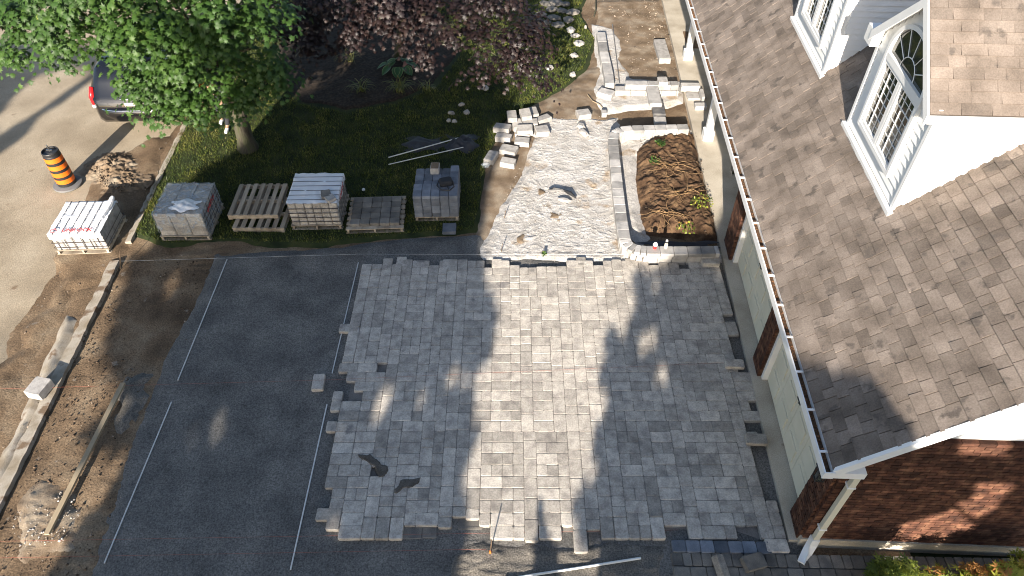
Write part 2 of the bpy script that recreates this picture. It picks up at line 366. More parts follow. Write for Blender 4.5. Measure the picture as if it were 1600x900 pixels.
# curbs: rough concrete strips
def curb(name, y0, y1, wd, ztop, label, off=0, seed=1):
    n = int((y1-y0)/.12); mb = MB(); L_, R_ = [], []
    for i in range(n+1):
        y = y0+(y1-y0)*i/n; x = curbx(y)+off
        L_.append((x-wd/2+random.uniform(-.02, .02), y)); R_.append((x+wd/2+random.uniform(-.012, .012), y))
    for i in range(n):
        z = ztop+random.uniform(-.006, .006)
        mb.add([(*L_[i], -.02), (*R_[i], -.02), (*R_[i+1], -.02), (*L_[i+1], -.02), (*L_[i], ztop-.02), (*R_[i], ztop), (*R_[i+1], ztop), (*L_[i+1], ztop-.02)],
               [(4, 5, 6, 7), (1, 2, 6, 5), (0, 3, 7, 4)]+([(0, 1, 5, 4)] if i == 0 else [])+([(2, 3, 7, 6)] if i == n-1 else []))
    return obj(name, mb, M['curb'], label=label, category='curb', group='concrete kerb sections along the road')
curb('curb', 3.2, 10.95, .20, .085, 'broken pale concrete kerb running beside the excavated driveway soil')
curb('curb', 11.55, 16.2, .13, .075, 'narrow concrete kerb edging the lawn behind the wrapped street pallet', off=.06)
overlay('gutter_strip', [(103, 492), (118, 500), (84, 590), (46, 660), (14, 745), (-30, 830), (-45, 800), (18, 690), (62, 585)], M['curb'], .066, .5, .04, .004, 5, .06, 21, kind='structure')
# driveway bedding
overlay('driveway', [(338, 398), (500, 392), (560, 384), (650, 374), (752, 368), (770, 400), (950, 408), (1125, 402), (1262, 870), (1262, 1000), (100, 1000), (148, 893), (205, 700), (262, 560), (318, 452)], M['sand'], .034, .3, .06, .0025, 2, .05, 8, kind='structure')
overlay('screenings', [(720, 842), (1048, 846), (1046, 1000), (690, 1000), (705, 870)], M['screenings'], .046, .3, .03, .010, 5, .12, 28, extra=lambda X, Y, d: (1-np.abs(fbm(X*1.2, Y*5, 51, 4))*2.5).clip(0, 1)**3*.03*np.clip(d*4, 0, 1), kind='structure')
#overlay('loose_sand_strip', [(590, 872), (850, 862), (860, 905), (580, 905)], M['dirt'], .046, .3, .04, .012, 6, .18, 29, kind='structure')
# gravel paths
def dents(X, Y, d):
    wx, wy = fbm(X*2, Y*2, 61, 3)*.25, fbm(X*2, Y*2, 67, 3)*.25
    r = 1-np.abs(fbm((X+wx)*3.4+.4*Y, (Y+wy)*5.6, 31, 4))*3.0
    r2 = 1-np.abs(fbm((X+wx)*8, (Y+wy)*11, 37, 3))*2.5
    return (np.clip(r, 0, 1)**5*.013+np.clip(r2, 0, 1)**4*.012*np.clip(.6+fbm(X*1.5, Y*1.5, 3, 2)*1.5, 0, 1)-.014)*np.clip(d*4, 0, 1)
overlay('gravel_path', [(800, 190), (850, 182), (900, 186), (965, 184), (975, 300), (985, 395), (1128, 398), (1128, 412), (750, 412), (745, 388), (770, 350), (790, 310), (822, 262), (826, 225), (838, 215), (798, 205)], M['gravel'], .065, .4, .02, .012, 3, .13, 14, extra=dents, kind='structure')
overlay('gravel_bed', [(925, 38), (962, 45), (975, 72), (972, 95), (990, 122), (1062, 128), (1066, 160), (1040, 168), (985, 172), (950, 176), (925, 160), (920, 140), (932, 118), (930, 80)], M['gravel'], .065, .4, .03, .012, 3, .07, 15, extra=dents, kind='structure')
overlay('gravel_margin', [(968, 205), (1080, 203), (1080, 218), (1020, 225), (1000, 250), (998, 330), (1015, 372), (1000, 385), (975, 360)], M['gravel'], .085, .4, .025, .01, 3, .05, 16, extra=dents, kind='structure')
def clods(X, Y, d):
    return np.clip(d, 0, .35)*.34+np.abs(fbm(X*6, Y*6, 40, 6))*.13*np.clip(d*5, 0, 1)
overlay('garden_soil', [(1012, 222), (1050, 212), (1084, 210), (1100, 280), (1112, 330), (1122, 375), (1060, 372), (1010, 366), (1000, 320), (990, 290), (992, 240)], M['planter'], .09, .5, .022, .02, 5, .10, 18, extra=clods, kind='structure')
for k_, px_ in enumerate(([(832, 292), (858, 288), (852, 312), (834, 318)], [(852, 328), (888, 338), (876, 352), (860, 344)], [(800, 372), (818, 368), (822, 384), (804, 388)])):
    overlay('soil_stain', px_, M['dirtlight'], .078, .5, .03, .012, 7, .22, 70+k_, ef=4, kind='structure')
overlay('dust_patch', [(200, 588), (226, 590), (216, 640), (186, 690), (186, 640)], M['screenings'], .042, .4, .04, .004, 7, .2, 81, ef=4, kind='structure')
# dry soil shoulders beside the gravel
overlay('dry_soil', [(762, 250), (790, 190), (830, 165), (880, 140), (925, 105), (938, 60), (930, 0), (1035, 0), (1045, 60), (1060, 130), (985, 140), (930, 170), (960, 190), (900, 192), (830, 200), (840, 225), (822, 262), (790, 310), (770, 350), (750, 395), (752, 300)], M['dirtlight'], .04, .2, .045, .018, 4, .12, 19, kind='structure')
# lawn
lawn_px = [(285, 200), (243, 285), (208, 368), (260, 385), (370, 378), (420, 384), (500, 384), (560, 376), (640, 370), (745, 362), (753, 300), (762, 245), (790, 190), (835, 165), (880, 140), (918, 105), (930, 60), (905, 20), (925, -20), (900, -120), (440, -120), (330, 100)]
lawn_pts = flatten_(lawn_px)
overlay('lawn', None, M['turf'], .055, .35, .06, .012, 3, .06, 23, pts=lawn_pts, kind='structure')
bed_pts = flatten_([(430, 130), (470, 165), (540, 178), (620, 165), (680, 140), (720, 90), (700, 30), (560, -40), (430, 20)])
overlay('mulch_bed', None, M['mulch'], .085, .4, .05, .02, 8, .1, 25, pts=bed_pts, kind='structure')
def grass_blades():
    P = []
    x0, x1 = min(p[0] for p in lawn_pts), max(p[0] for p in lawn_pts)
    n = 260000
    X = rng.uniform(x0, x1, n); Y = rng.uniform(11.4, 25, n)
    d = sdf(lawn_pts, X, Y)+fbm(X*2.5, Y*2.5, 23, 4)*.06; b = sdf(bed_pts, X, Y)
    cl = fbm(X*3, Y*3, 77, 3)
    ok = (d > .05) & (b < .0) & (rng.random(n) < .75+.5*cl)
    X, Y = X[ok], Y[ok]; n = len(X); cl = cl[ok]
    h = rng.uniform(.03, .085, n); w = rng.uniform(.006, .012, n); a = rng.uniform(0, 2*np.pi, n); l = rng.uniform(0, .05, n); la = rng.uniform(0, 2*np.pi, n)
    z = np.full(n, .045)
    A = np.stack([X-np.cos(a)*w, Y-np.sin(a)*w, z], 1); B = np.stack([X+np.cos(a)*w, Y+np.sin(a)*w, z], 1)
    T = np.stack([X+np.cos(la)*l, Y+np.sin(la)*l, z+h], 1)
    V = np.stack([A, B, T], 1).reshape(-1, 3); Fc = np.arange(3*n).reshape(n, 3)
    tone = np.clip(.45+cl*.5+rng.normal(0, .2, n), 0, 1)
    o = link('grass', npmesh('grass', V, Fc, M['grass'], np.repeat(tone, 3)), (0, 0, 0), kind='stuff')
    o['label'] = 'short green lawn grass around the maple trees'; o['category'] = 'grass'
grass_blades()
# pebbles and clods scattered over the bare soil (uncountable)
def scatter(name, polys, n, r0, r1, z, m, label, cat):
    mb_v = []; V = []; Fs = []; T = []
    tv = np.array([(1, 0, 0), (-1, 0, 0), (0, 1, 0), (0, -1, 0), (0, 0, 1), (0, 0, -1)], float)
    tf = np.array([(0, 2, 4), (2, 1, 4), (1, 3, 4), (3, 0, 4), (2, 0, 5), (1, 2, 5), (3, 1, 5), (0, 3, 5)])
    poly = polys; x0, x1 = min(p[0] for p in poly), max(p[0] for p in poly); y0, y1 = min(p[1] for p in poly), max(p[1] for p in poly)
    X = rng.uniform(x0, x1, n); Y = rng.uniform(y0, y1, n); ok = (sdf(poly, X, Y) > 0) & (rng.random(n) < .5+fbm(X*1.5, Y*1.5, 9, 3)); X, Y = X[ok], Y[ok]; n = len(X)
    r = r0*(r1/r0)**(rng.random(n)**2.5)
    S = tv[None]*r[:, None, None]*rng.uniform(.5, 1.2, (n, 6, 1))*np.array([1, 1, .6])
    a = rng.uniform(0, 6.3, n); ca, sa = np.cos(a), np.sin(a)
    S2 = S.copy(); S2[..., 0] = S[..., 0]*ca[:, None]-S[..., 1]*sa[:, None]; S2[..., 1] = S[..., 0]*sa[:, None]+S[..., 1]*ca[:, None]
    Vv = S2+np.stack([X, Y, np.full(n, z)+r*.2], 1)[:, None, :]
    Fc = (tf[None]+(np.arange(n)*6)[:, None, None]).reshape(-1, 3)
    link(name, npmesh(name, Vv.reshape(-1, 3), Fc, m, np.repeat(rng.random(n), 6)), (0, 0, 0), kind='stuff', label=label, category=cat)
M['pebble'] = mat('pebble', [(.16, .12, .09), (.3, .25, .2)], 9, 4, .95, tone=.6)
M['clod'] = mat('clod', [(.05, .035, .025), (.13, .09, .06)], 9, 4, .95, .5, 60, tone=.4)
M['stonechip'] = mat('stone_chip', [(.30, .27, .24), (.46, .43, .40)], 9, 4, .95, tone=.45)
gpx_pile = flatten_([(148, 262), (175, 250), (205, 262), (215, 285), (190, 300), (155, 290)], .1)
scatter('soil_clods', flatten_([(188, 412), (345, 400), (300, 480), (225, 620), (150, 890), (100, 960), (-60, 960), (0, 790)]), 2600, .010, .035, .0, M['clod'], 'loose clods of brown soil beside the kerb', 'clods')
scatter('pile_lumps', gpx_pile, 900, .012, .05, .10, M['dirtlight'], 'loose lumps of tan soil on the low heap by the drum', 'soil lumps')
scatter('small_stones', flatten_([(240, 215), (290, 200), (205, 400), (345, 400), (150, 890), (-60, 960), (-60, 700), (60, 480), (150, 300)]), 1300, .008, .035, .03, M['pebble'], 'small stones lying in the soil along the road edge', 'stones')
scatter('crushed_stone_chips', flatten_([(800, 190), (965, 184), (985, 395), (1128, 412), (750, 412), (790, 310), (826, 225)]), 15000, .006, .020, .055, M['stonechip'], 'loose chips of pale crushed stone over the path', 'gravel')
scatter('garden_clods', flatten_([(1000, 222), (1084, 210), (1122, 380), (1000, 370), (990, 290)]), 1500, .010, .04, .16, M['clod'], 'lumps of dark soil and root ball inside the planting bed', 'clods')
scatter('rubble_bits', flatten_([(940, 0), (1035, 0), (1062, 125), (985, 118), (970, 50)]), 1500, .01, .05, .045, M['pebble'], 'small stones and wood bits in the bare front bed', 'stones')
overlay('rubble_patch', [(30, 790), (60, 765), (120, 762), (132, 800), (110, 858), (18, 858)], M['dirtlight'], .055, .3, .03, .02, 7, .35, 33, extra=dents, kind='structure')
scatter('driveway_rubble', flatten_([(25, 800), (110, 765), (130, 800), (110, 850), (20, 860)]), 380, .008, .035, .055, M['stonechip'], 'broken pale stone rubble by the lower end of the plank', 'rubble')

# ================================================================== PATIO
def paver_mesh(w, d, h, seed, bev=.008):
    r = random.Random(seed); mb = MB(); k = bev
    def ring(ins, z, j=.003):
        a, b = w/2-ins, d/2-ins; c = k*1.9
        pts = [(-a+c, -b), (0, -b-.001), (a-c, -b), (a, -b+c), (a+.001, 0), (a, b-c), (a-c, b), (0, b), (-a+c, b), (-a, b-c), (-a, 0), (-a, -b+c)]
        return [(x+r.uniform(-j, j), y+r.uniform(-j, j), z+r.uniform(-.0015, .0015)) for x, y in pts]
    vs = ring(0, 0)+ring(0, h-k)+ring(k*.8, h)
    fs = [tuple(range(24, 36))]
    for q in (0, 12):
        for i in range(12): j = (i+1) % 12; fs.append((q+i, q+j, q+12+j, q+12+i))
    mb.add(vs, fs, r.random()); return mb
PT = {}
U_ = .035; gap = .005
for (a, b) in ((10, 6), (5, 6), (6, 5), (6, 10)):
    PT[(a, b)] = [paver_mesh(a*U_-gap, b*U_-gap, .07, a*100+b*10+i) for i in range(5)]
PTM = {k: [mkmesh('paver', m, M['paver']) for m in v] for k, v in PT.items()}
def pack(wcols, hrows, seed, first=None):
    r = random.Random(seed); lev = [0]*wcols; brk = [False]*(wcols+1); out = []
    ok = set([0])
    for s in range(1, wcols+1):
        if any((s-a) in ok for a in (5, 6, 10)): ok.add(s)
    while True:
        mlev = min(lev)
        if mlev >= hrows: break
        i = lev.index(mlev); j = i
        while j < wcols and lev[j] == mlev: j += 1
        wd = j-i
        opts = [(5, 6, 1.5), (10, 6, 2.8), (6, 5, .6), (6, 10, 1.0)]
        opts = [(a, b, p) for a, b, p in opts if a <= wd and (wd-a) in ok]
        if not opts: raise RuntimeError('pack')
        q = r.choices(opts, [o[2] for o in opts])[0]
        out.append((i, mlev, q[0], q[1]))
        for k in range(i, i+q[0]): lev[k] = mlev+q[1]
    return out
patio_px = [(575, 412), (620, 410), (770, 412), (845, 418), (980, 412), (1048, 420), (1110, 408), (1128, 440), (1138, 500), (1152, 560), (1168, 640), (1185, 700), (1198, 770), (1218, 830), (1222, 856), (1150, 830), (1060, 832), (965, 840), (880, 835), (800, 832), (720, 808), (650, 836), (590, 834), (512, 834), (505, 770), (520, 715), (530, 640), (545, 560), (556, 500), (565, 440)]
patio_poly = flatten_(patio_px, .10)
PX0, PY0 = -3.55, 4.62
pieces = pack(236, 196, 11)
holes = [(589, 572, 11), (547, 615, 9), (592, 742, 10), (1057, 824, 13), (1158, 828, 12), (877, 828, 11), (775, 824, 10), (1208, 778, 9)]
keep = []
for (i, j, a, b) in pieces:
    x = PX0+(i+a/2)*U_; y = PY0+(j+b/2)*U_
    d = float(sdf(patio_poly, np.array([x]), np.array([y]))[0])
    # teeth: whole pieces may project
    q_ = random.random()
    if d < (-.12 if q_ < .16 and (a, b) != (6, 5) else (.06 if q_ > .92 else -.02)): continue
    u, v, _ = proj((x, y, .1))
    if any((u-hu)**2+(v-hv)**2 < hr*hr for hu, hv, hr in holes): continue
    keep.append((y, x, a, b, d))
patio = obj('patio', (lambda q: q)(MB().prism([(p[0]*.97+.02, (p[1]-7.6)*.97+7.6) for p in patio_poly], .0, .038)), M['sandwet'], kind='structure')
keep.sort()
joint = MB(); rest = MB(); cnt = 0
for (y, x, a, b, d) in keep:
    z = .036+random.uniform(-.002, .002); jx, jy, jr = random.uniform(-.0015, .0015), random.uniform(-.0015, .0015), random.uniform(-.006, .006)
    hw, hd = a*U_/2, b*U_/2
    if d > .16: joint.add([(x-hw, y-hd, .098), (x+hw, y-hd, .098), (x+hw, y+hd, .098), (x-hw, y+hd, .098)], [(0, 1, 2, 3)])
    if cnt < 300:
        o = link('paver', random.choice(PTM[(a, b)]), (x+jx, y+jy, z), patio, rz=jr+(math.pi if random.random() < .5 else 0)); cnt += 1
    else:
        src = random.choice(PT[(a, b)]); ca, sa = math.cos(jr), math.sin(jr)
        rest.add([(x+jx+p[0]*ca-p[1]*sa, y+jy+p[0]*sa+p[1]*ca, z+p[2]) for p in src.v], src.f, random.random())
obj('pavers', rest, M['paver'], patio, kind='stuff')
obj('joint_sand', joint, M['sandwet'], patio, kind='stuff')
def loose_paver(u, v, z, a, b, rz, label, m='paver', h=.07, tilt=None, name='loose_paver', cat='paver', group=None):
    p = G(u, v, z+h); mb = paver_mesh(a, b, h, int(u*7+v))
    me = mkmesh(name, mb, M[m])
    o = link(name, me, (p.x, p.y, z), None, rz=rz, label=label, category=cat)
    if tilt: o.rotation_euler = (*tilt, rz)
    if group: o['group'] = group
    return o
def spill(px, label, seed): overlay('sand_spill', px, M['sandspill'], .117, 3, .015, .007, 12, .045, seed, ef=10, label=label, category='sand spill')
M['sandspill'] = mat('wet_sand', [(.065, .057, .048), (.12, .108, .095)], 9, 6, .95, .8, 50, fine=.3, fscale=50)
spill([(555, 712), (580, 712), (592, 722), (610, 732), (608, 752), (590, 755), (585, 735), (560, 725)], 'dark ragged sand spill on the lower left pavers, the left one of two', 3)
spill([(625, 752), (662, 748), (660, 765), (635, 770), (622, 780), (610, 778)], 'dark ragged sand spill on the lower left pavers, the right one of two', 5)
loose_paver(497, 596, .036, .21, .35, .05, 'single grey paver lying alone on the bedding sand left of the patio', group='loose pavers')
loose_paver(1182, 685, .125, .35, .2, -.05, 'grey paver resting on the garage slab halfway along the patio edge', group='loose pavers')
loose_paver(1148, 565+2, .11, .34, .19, -.05, 'paver stacked proud at the right patio edge by the second brick pier', group='loose pavers')
loose_paver(1110, 403, .11, .36, .34, -.03, 'large square paver set on top at the far right patio corner', h=.1, group='loose pavers')
loose_paver(627, 408, .036, .2, .28, 0, 'paver projecting from the far patio edge, leftmost of the projecting ones', group='loose pavers')
loose_paver(699, 412, .036, .2, .28, 0, 'paver projecting from the far patio edge near the stacked grey pallet', group='loose pavers')
loose_paver(776, 411, .036, .2, .26, 0, 'sunlit paver projecting toward the thin rusty stake', group='loose pavers')
loose_paver(908, 408, .036, .2, .26, 0, 'sunlit paver projecting toward the middle of the gravel path', group='loose pavers')
loose_paver(985, 410, .036, .2, .26, 0, 'sunlit paver projecting toward the rounded corner of the garden wall', group='loose pavers')
loose_paver(545, 512, .036, .36, .2, 0, 'paver sticking out from the upper left patio edge', group='loose pavers')
loose_paver(512, 803, .036, .36, .2, 0, 'paver sticking out from the lower left patio edge', group='loose pavers')
for i, (u, v, a, b, r) in enumerate([(640, 832, .38, .2, .02), (672, 824, .22, .34, 0), (735, 817, .38, .2, 0)]):
    loose_paver(u, v, .012, a, b, r, ['dark flat paver bedded low at the front edge, leftmost of three', 'dark flat paver bedded low at the front edge, middle of three', 'dark flat paver bedded low at the front edge, rightmost of three'][i], m='oldpaver', h=.035, group='dark pavers at the front edge')
loose_paver(58, 602, .10, .30, .36, -.22, 'pale square stone block on the kerb near the left edge', m='block', h=.17, name='stone_block', cat='stone block', group='loose stone blocks')
loose_paver(1125, 884, .10, .14, .36, .3, 'narrow grey stone leaning on the old paver walk', m='paver', h=.12, tilt=(.2, .5), name='stone_block', cat='stone block', group='loose stone blocks')
loose_paver(1178, 876, .09, .34, .22, .3, 'broken dark stone lying on the old paver walk', m='oldpaver', h=.1, tilt=(.1, .15), name='stone_block', cat='stone block', group='loose stone blocks')

# blue soldier row + old walk
so_ = empty('soldier_course', G(1118, 853, .03), label='short row of blue grey square pavers along the old walk', category='paver row')
x = G(1050, 853, .1).x; y = G(1050, 853, .1).y
bm_ = [mkmesh('paver', paver_mesh(.205, .185, .07, 900+i), M['blue']) for i in range(3)]
for i in range(7): link('paver', bm_[i % 3], (x+.105+i*.211, y-.004*i, .036), so_)
walk = obj('paver_walk', MB().prism([(G(1046, 863).x, 4.62), (10.5, 4.36), (10.5, 3.2), (G(1046, 863).x-.02, 3.2)], -.02, .045), M['sandwet'], kind='structure')
wx0 = G(1046, 863).x
def walkrow(y, d, w0, w1, h=.045):
    xx = wx0
    while xx < 10.3:
        w = random.uniform(w0, w1)
        o = link('paver', mkmesh('paver', paver_mesh(w-.008, d-.008, .05, int(xx*977+y*100), .008), M['oldpaver']), (xx+w/2, y-.03*(xx-wx0)*.6-d/2, h-.008+random.uniform(-.003, .003)), walk, rz=-.02)
        xx += w
walkrow(4.635, .21, .125, .2); walkrow(4.42, .25, .21, .26); walkrow(4.165, .25, .2, .26); walkrow(3.91, .25, .2, .26)

# ================================================================== HOUSE
HA = R(2.5); OX, OY = 4.325, 4.82
Uv = Vector((math.sin(HA), math.cos(HA), 0)); Wv = Vector((math.cos(HA), -math.sin(HA), 0)); Zv = Vector((0, 0, 1))
def HP(w, u, z): return Vector((OX, OY, 0))+Wv*w+Uv*u+Zv*z
HAX = (Wv, Uv, Zv)
def hbox(mb, w0, w1, u0, u1, z0, z1, **k): return mb.box(HP((w0+w1)/2, (u0+u1)/2, (z0+z1)/2), (w1-w0, u1-u0, z1-z0), ax=HAX, **k)
SL = .95; EZ = 2.75; EW = -.40; UG = -.36; UE = 21
def rz_(w): return EZ+SL*(w-EW)
RW = 4.5; RZ = rz_(RW)
slab = MB(); hbox(slab, -.15, 2.2, -.02, 22, -.1, .12)
obj('concrete_slab', slab, M['concrete'], kind='structure')
house = empty('house', HP(0, 0, 0), label='brick and white sided house with brown shingle roof and two dormers beside the new patio', category='house')
# --- gable wall
gw = MB(); hbox(gw, .05, 9.0, .02, .2, .25, 2.98)
wall = obj('wall', gw, M['mortar'], house)
fnd = MB(); hbox(fnd, -.02, 9.02, -.06, .2, -.05, .245); obj('foundation', fnd, M['concrete'], house)
gab = MB()
pts = [HP(.0, 0.02, 2.985), HP(9.0, .02, 2.985), HP(9.0, .02, rz_(0)-.12), HP(RW, .02, RZ-.14), HP(0, .02, rz_(0)-.12)]
gab.add(pts+[p+Uv*.1 for p in pts], [(0, 1, 2, 3, 4), (9, 8, 7, 6, 5)]+[(i, i+5, (i+1) % 5+5, (i+1) % 5) for i in range(5)])
gp = obj('gable_siding', gab, M['white'], house)
for k in range(14):
    z = 2.99+k*.15; wl_ = max(0.0, (z+.16+.12-EZ)/SL+EW); wr = 9.0-wl_
    if wl_ < RW-.2:
        s = MB(); a0 = HP(wl_, .016, z); hbox(s, wl_, wr, -.004, .018, z, z+.145); s.v = [tuple(Vector(p)-(Uv*.012 if p[2] < z+.05 else Vector((0, 0, 0)))) for p in s.v]
        obj('siding_board', s, M['white'], gp)
# front (garage) wall above doors, piers
fw = MB(); hbox(fw, .02, .16, -0.0, 6.7, 2.30, 2.72); obj('header_wall', fw, M['white'], house)
piers = [(0.0, .44), (3.05, 3.47), (6.09, 6.7)]
doors = [(.44, 3.05), (3.47, 6.09)]
bricks = []     # (dist, loc, rz, dims, parentname)
def brickmesh(L_, D_, Hh, seed):
    r = random.Random(seed); mb = MB(); mb.box((0, 0, 0), (L_, D_, Hh), tone=r.random())
    mb.v = [(a+r.uniform(-.002, .002), b+r.uniform(-.0015, .0015), c+r.uniform(-.002, .002)) for a, b, c in mb.v]; return mb
BM = [brickmesh(.202, .06, .060, i) for i in range(8)]; BMM = [mkmesh('brick', b, M['brick']) for b in BM]
BH = [brickmesh(.096, .06, .060, i+20) for i in range(4)]; BHM = [mkmesh('brick', b, M['brick']) for b in BH]
pierobj = []
for (u0, u1) in piers:
    p = MB(); hbox(p, .012, .3, u0+.012, u1-.012, .13, 2.5); pierobj.append(obj('brick_pier', p, M['mortar'], house))
z = .285; r_ = 0
while z < 2.95:                                   # gable wall courses, running bond
    w = .0 if r_ % 2 else -.105
    w = 0.105 if r_ % 2 == 0 else .21/2+.105
    if r_ % 2: bricks.append((0, HP(.05, -.012, z), -HA, 'h', wall))
    w = .105 if r_ % 2 == 0 else .21
    while w < 5.2: bricks.append((0, HP(w, -.012, z), -HA, 'f', wall)); w += .212
    z += .0705; r_ += 1
for pi, (u0, u1) in enumerate(piers):             # pier fronts
    z = .165; k = 0
    n = max(1, round((u1-u0)/.212)); st = (u1-u0)/n
    while z < 2.45:
        if k % 2 == 0:
            for i in range(n): bricks.append((0, HP(-.014, u0+st*(i+.5), z), -HA+math.pi/2, 'f', pierobj[pi]))
        else:
            bricks.append((0, HP(-.014, u0+.052, z), -HA+math.pi/2, 'h', pierobj[pi])); bricks.append((0, HP(-.014, u1-.052, z), -HA+math.pi/2, 'h', pierobj[pi]))
            for i in range(n-1): bricks.append((0, HP(-.014, u0+st*(i+1), z), -HA+math.pi/2, 'f', pierobj[pi]))
        if pi == 0: pass
        z += .0705; k += 1
bl = []
for _, p, rz, t, par in bricks:
    u, v, d = proj(p); vis = (-20 < u < 1620 and -20 < v < 920)
    bl.append((0 if vis else 1, d, p, rz, t, par))
bl.sort(key=lambda q: (q[0], q[1]))
restb = {}
for i, (vis, d, p, rz, t, par) in enumerate(bl):
    k = random.randrange(8 if t == 'f' else 4)
    off = Uv*random.uniform(-.0015, .0015) if abs(rz) < 1 else Wv*random.uniform(-.0015, .0015)
    if i < 300: link('brick', (BMM if t == 'f' else BHM)[k], p+off, par, rz=rz)
    else:
        src = (BM if t == 'f' else BH)[k]; ca, sa = math.cos(rz), math.sin(rz)
        restb.setdefault(par.name, (par, MB()))[1].add([(p.x+off.x+q[0]*ca-q[1]*sa, p.y+off.y+q[0]*sa+q[1]*ca, p.z+q[2]) for q in src.v], src.f, random.random())
for par, mb in restb.values(): obj('bricks', mb, M['brick'], par, kind='stuff')
# garage doors
for (u0, u1) in doors:
    d = MB(); hbox(d, .145, .19, u0+.0, u1-.0, .13, 2.4); dr = obj('garage_door', d, M['cream'], house)
    fr = MB()
    hbox(fr, .03, .144, u0+.001, u0+.07, .125, 2.36); hbox(fr, .03, .144, u1-.07, u1-.001, .125, 2.36); hbox(fr, .035, .143, u0+.071, u1-.071, 2.24, 2.36)
    obj('door_frame', fr, M['white'], dr)
    nu, nz = 4, 4; du = (u1-u0-.14)/nu; dz = 2.10/nz
    for i in range(nu):
        for j in range(nz):
            a, b = u0+.07+i*du, .14+j*dz
            pn = MB(); hbox(pn, .128, .147, a+.004, a+du-.004, b+.004, b+dz-.004)
            # raised centre with recessed border
            hbox(pn, .112, .129, a+.11, a+du-.11, b+.10, b+dz-.10)
            obj('panel', pn, M['cream'], dr)
    hd = MB(); c_ = HP(.10, (u0+u1)/2, 1.22); hd.box(c_, (.03, .16, .02), ax=HAX); hd.box(HP(.11, (u0+u1)/2, 1.20), (.02, .02, .09), ax=HAX)
    obj('handle', hd, M['black'], dr)
# porch wall recess and back
pw = MB(); hbox(pw, 1.9, 2.1, 6.7, 21, .1, 3.2); hbox(pw, .3, 2.0, 6.55, 6.69, .13, 2.7); obj('porch_wall', pw, M['white'], house)
bw = MB(); hbox(bw, 8.85, 9.0, .2, 20.5, 0, 3.2); hbox(bw, 0.3, 9, 20.5, 20.6, 0, 3.0); obj('rear_wall', bw, M['mortar'], house)
ceil = MB(); hbox(ceil, -.38, 2.0, -.0, 21, 2.55, 2.58); obj('soffit', ceil, M['white'], house)
# --- roof deck
def slab_poly(P, th, mb):
    n = len(P); a = (P[1]-P[0]).cross(P[2]-P[0]).normalized()
    if a.z < 0: a = -a
    Q = [p-a*th for p in P]
    mb.add(P+Q, [tuple(range(n)), tuple(range(2*n-1, n-1, -1))]+[(i, i+n, (i+1) % n+n, (i+1) % n) for i in range(n)])
    return mb
rf = MB(); slab_poly([HP(EW, UG, EZ-.012), HP(EW, UE, EZ-.012), HP(RW, UE, RZ-.012), HP(RW, UG, RZ-.012)], .05, rf)
slab_poly([HP(RW, UG, RZ-.012), HP(RW, UE, RZ-.012), HP(9.4, UE, EZ-.012), HP(9.4, UG, EZ-.012)], .05, rf)
roof = obj('roof', rf, M['shingle'], house)
sc_ = math.sqrt(1+SL*SL); sdir = (Wv+Zv*SL)/sc_; nrm = (Zv-Wv*SL).normalized()
DORM = [(.94, 3.09, 5.28), (.95, 6.86, 9.05)]
tabs = []
def tabbox(mb, p, along, upv, nn, L_, E, th, tone, ov=.012):
    """wedge-shaped shingle tab, butt edge low"""
    a = p+nn*(-.012); b = p+along*L_+nn*(-.012); c_ = b+upv*(E+ov); d = a+upv*(E+ov)
    t0, t1 = th+.012, .012
    mb.add([a, b, c_, d, a+nn*t0, b+nn*t0, c_+nn*t1, d+nn*t1], [(4, 5, 6, 7), (0, 1, 5, 4), (1, 2, 6, 5), (0, 4, 7, 3)], tone)
E_ = .158; nr = int((RW-EW)*sc_/E_)
for r in range(nr):
    u = UG+.003; base = HP(EW, 0, EZ)+sdir*(r*E_-.02)
    while u < UE-.2:
        L_ = random.choice([.16, .2, .24, .27, .30, .33])+random.uniform(-.015, .015)
        c_ = base+Uv*(u+L_/2); px, py, dd = proj(c_)
        w_ = EW+r*E_/sc_
        skip = any(w_ > dw+.06 and u > a+.02 and u+L_ < b-.02 and w_ < dw+2.6-abs((u+L_/2)-(a+b)/2)*.0 for dw, a, b in DORM)
        if not skip and -150 < px < 1720 and -120 < py < 1000:
            vis = -5 < px < 1605 and -5 < py < 905
            tabs.append((0 if vis else 1, dd, base+Uv*u, Uv, sdir, nrm, L_-.011, E_))
        u += L_
tabs.sort(key=lambda t: (t[0], t[1]))
rs = MB()
for i, t in enumerate(tabs):
    th = random.choice([.009, .012, .017]); tone = random.choice([random.random(), random.uniform(.4, 1)])
    if i < 200:
        m1 = MB(); tabbox(m1, *t[2:], th, tone); obj('shingle', m1, M['shingle'], roof)
    else: tabbox(rs, *t[2:], th, tone)
obj('shingles', rs, M['shingle'], roof, kind='stuff')
# rake fascia, barge and soffit
for (wa, wb, s0) in ((EW, RW, 1),):
    fb = MB(); A, B = HP(EW-.02, UG, EZ-.02), HP(RW, UG, RZ-.03)
    dn = Zv*-.16
    P = [A, B, B+dn, A+dn]; Q = [p-Uv*.028 for p in P]; P = [p-Uv*.003 for p in P]
    fb.add(P+Q, [(0, 1, 2, 3), (7, 6, 5, 4), (0, 4, 5, 1), (1, 5, 6, 2), (2, 6, 7, 3), (3, 7, 4, 0)]); obj('rake_board', fb, M['white'], house)
    rsf = MB(); slab_poly([HP(EW+.05, UG+.004, EZ-.10), HP(RW, UG+.004, RZ-.14), HP(RW, .0, RZ-.14), HP(EW+.05, .0, EZ-.10)], .012, rsf); obj('rake_soffit', rsf, M['white'], house)
    de = MB(); A, B = HP(EW-.015, UG-.035, EZ+.005), HP(RW, UG-.035, RZ+.005)
    slab_poly([A, B, B+Uv*.05, A+Uv*.05], .015, de); obj('drip_edge', de, M['white'], house)
ret = MB(); hbox(ret, -.36, .04, UG+.02, .0, 2.5, 2.62); obj('eave_return', ret, M['white'], house)
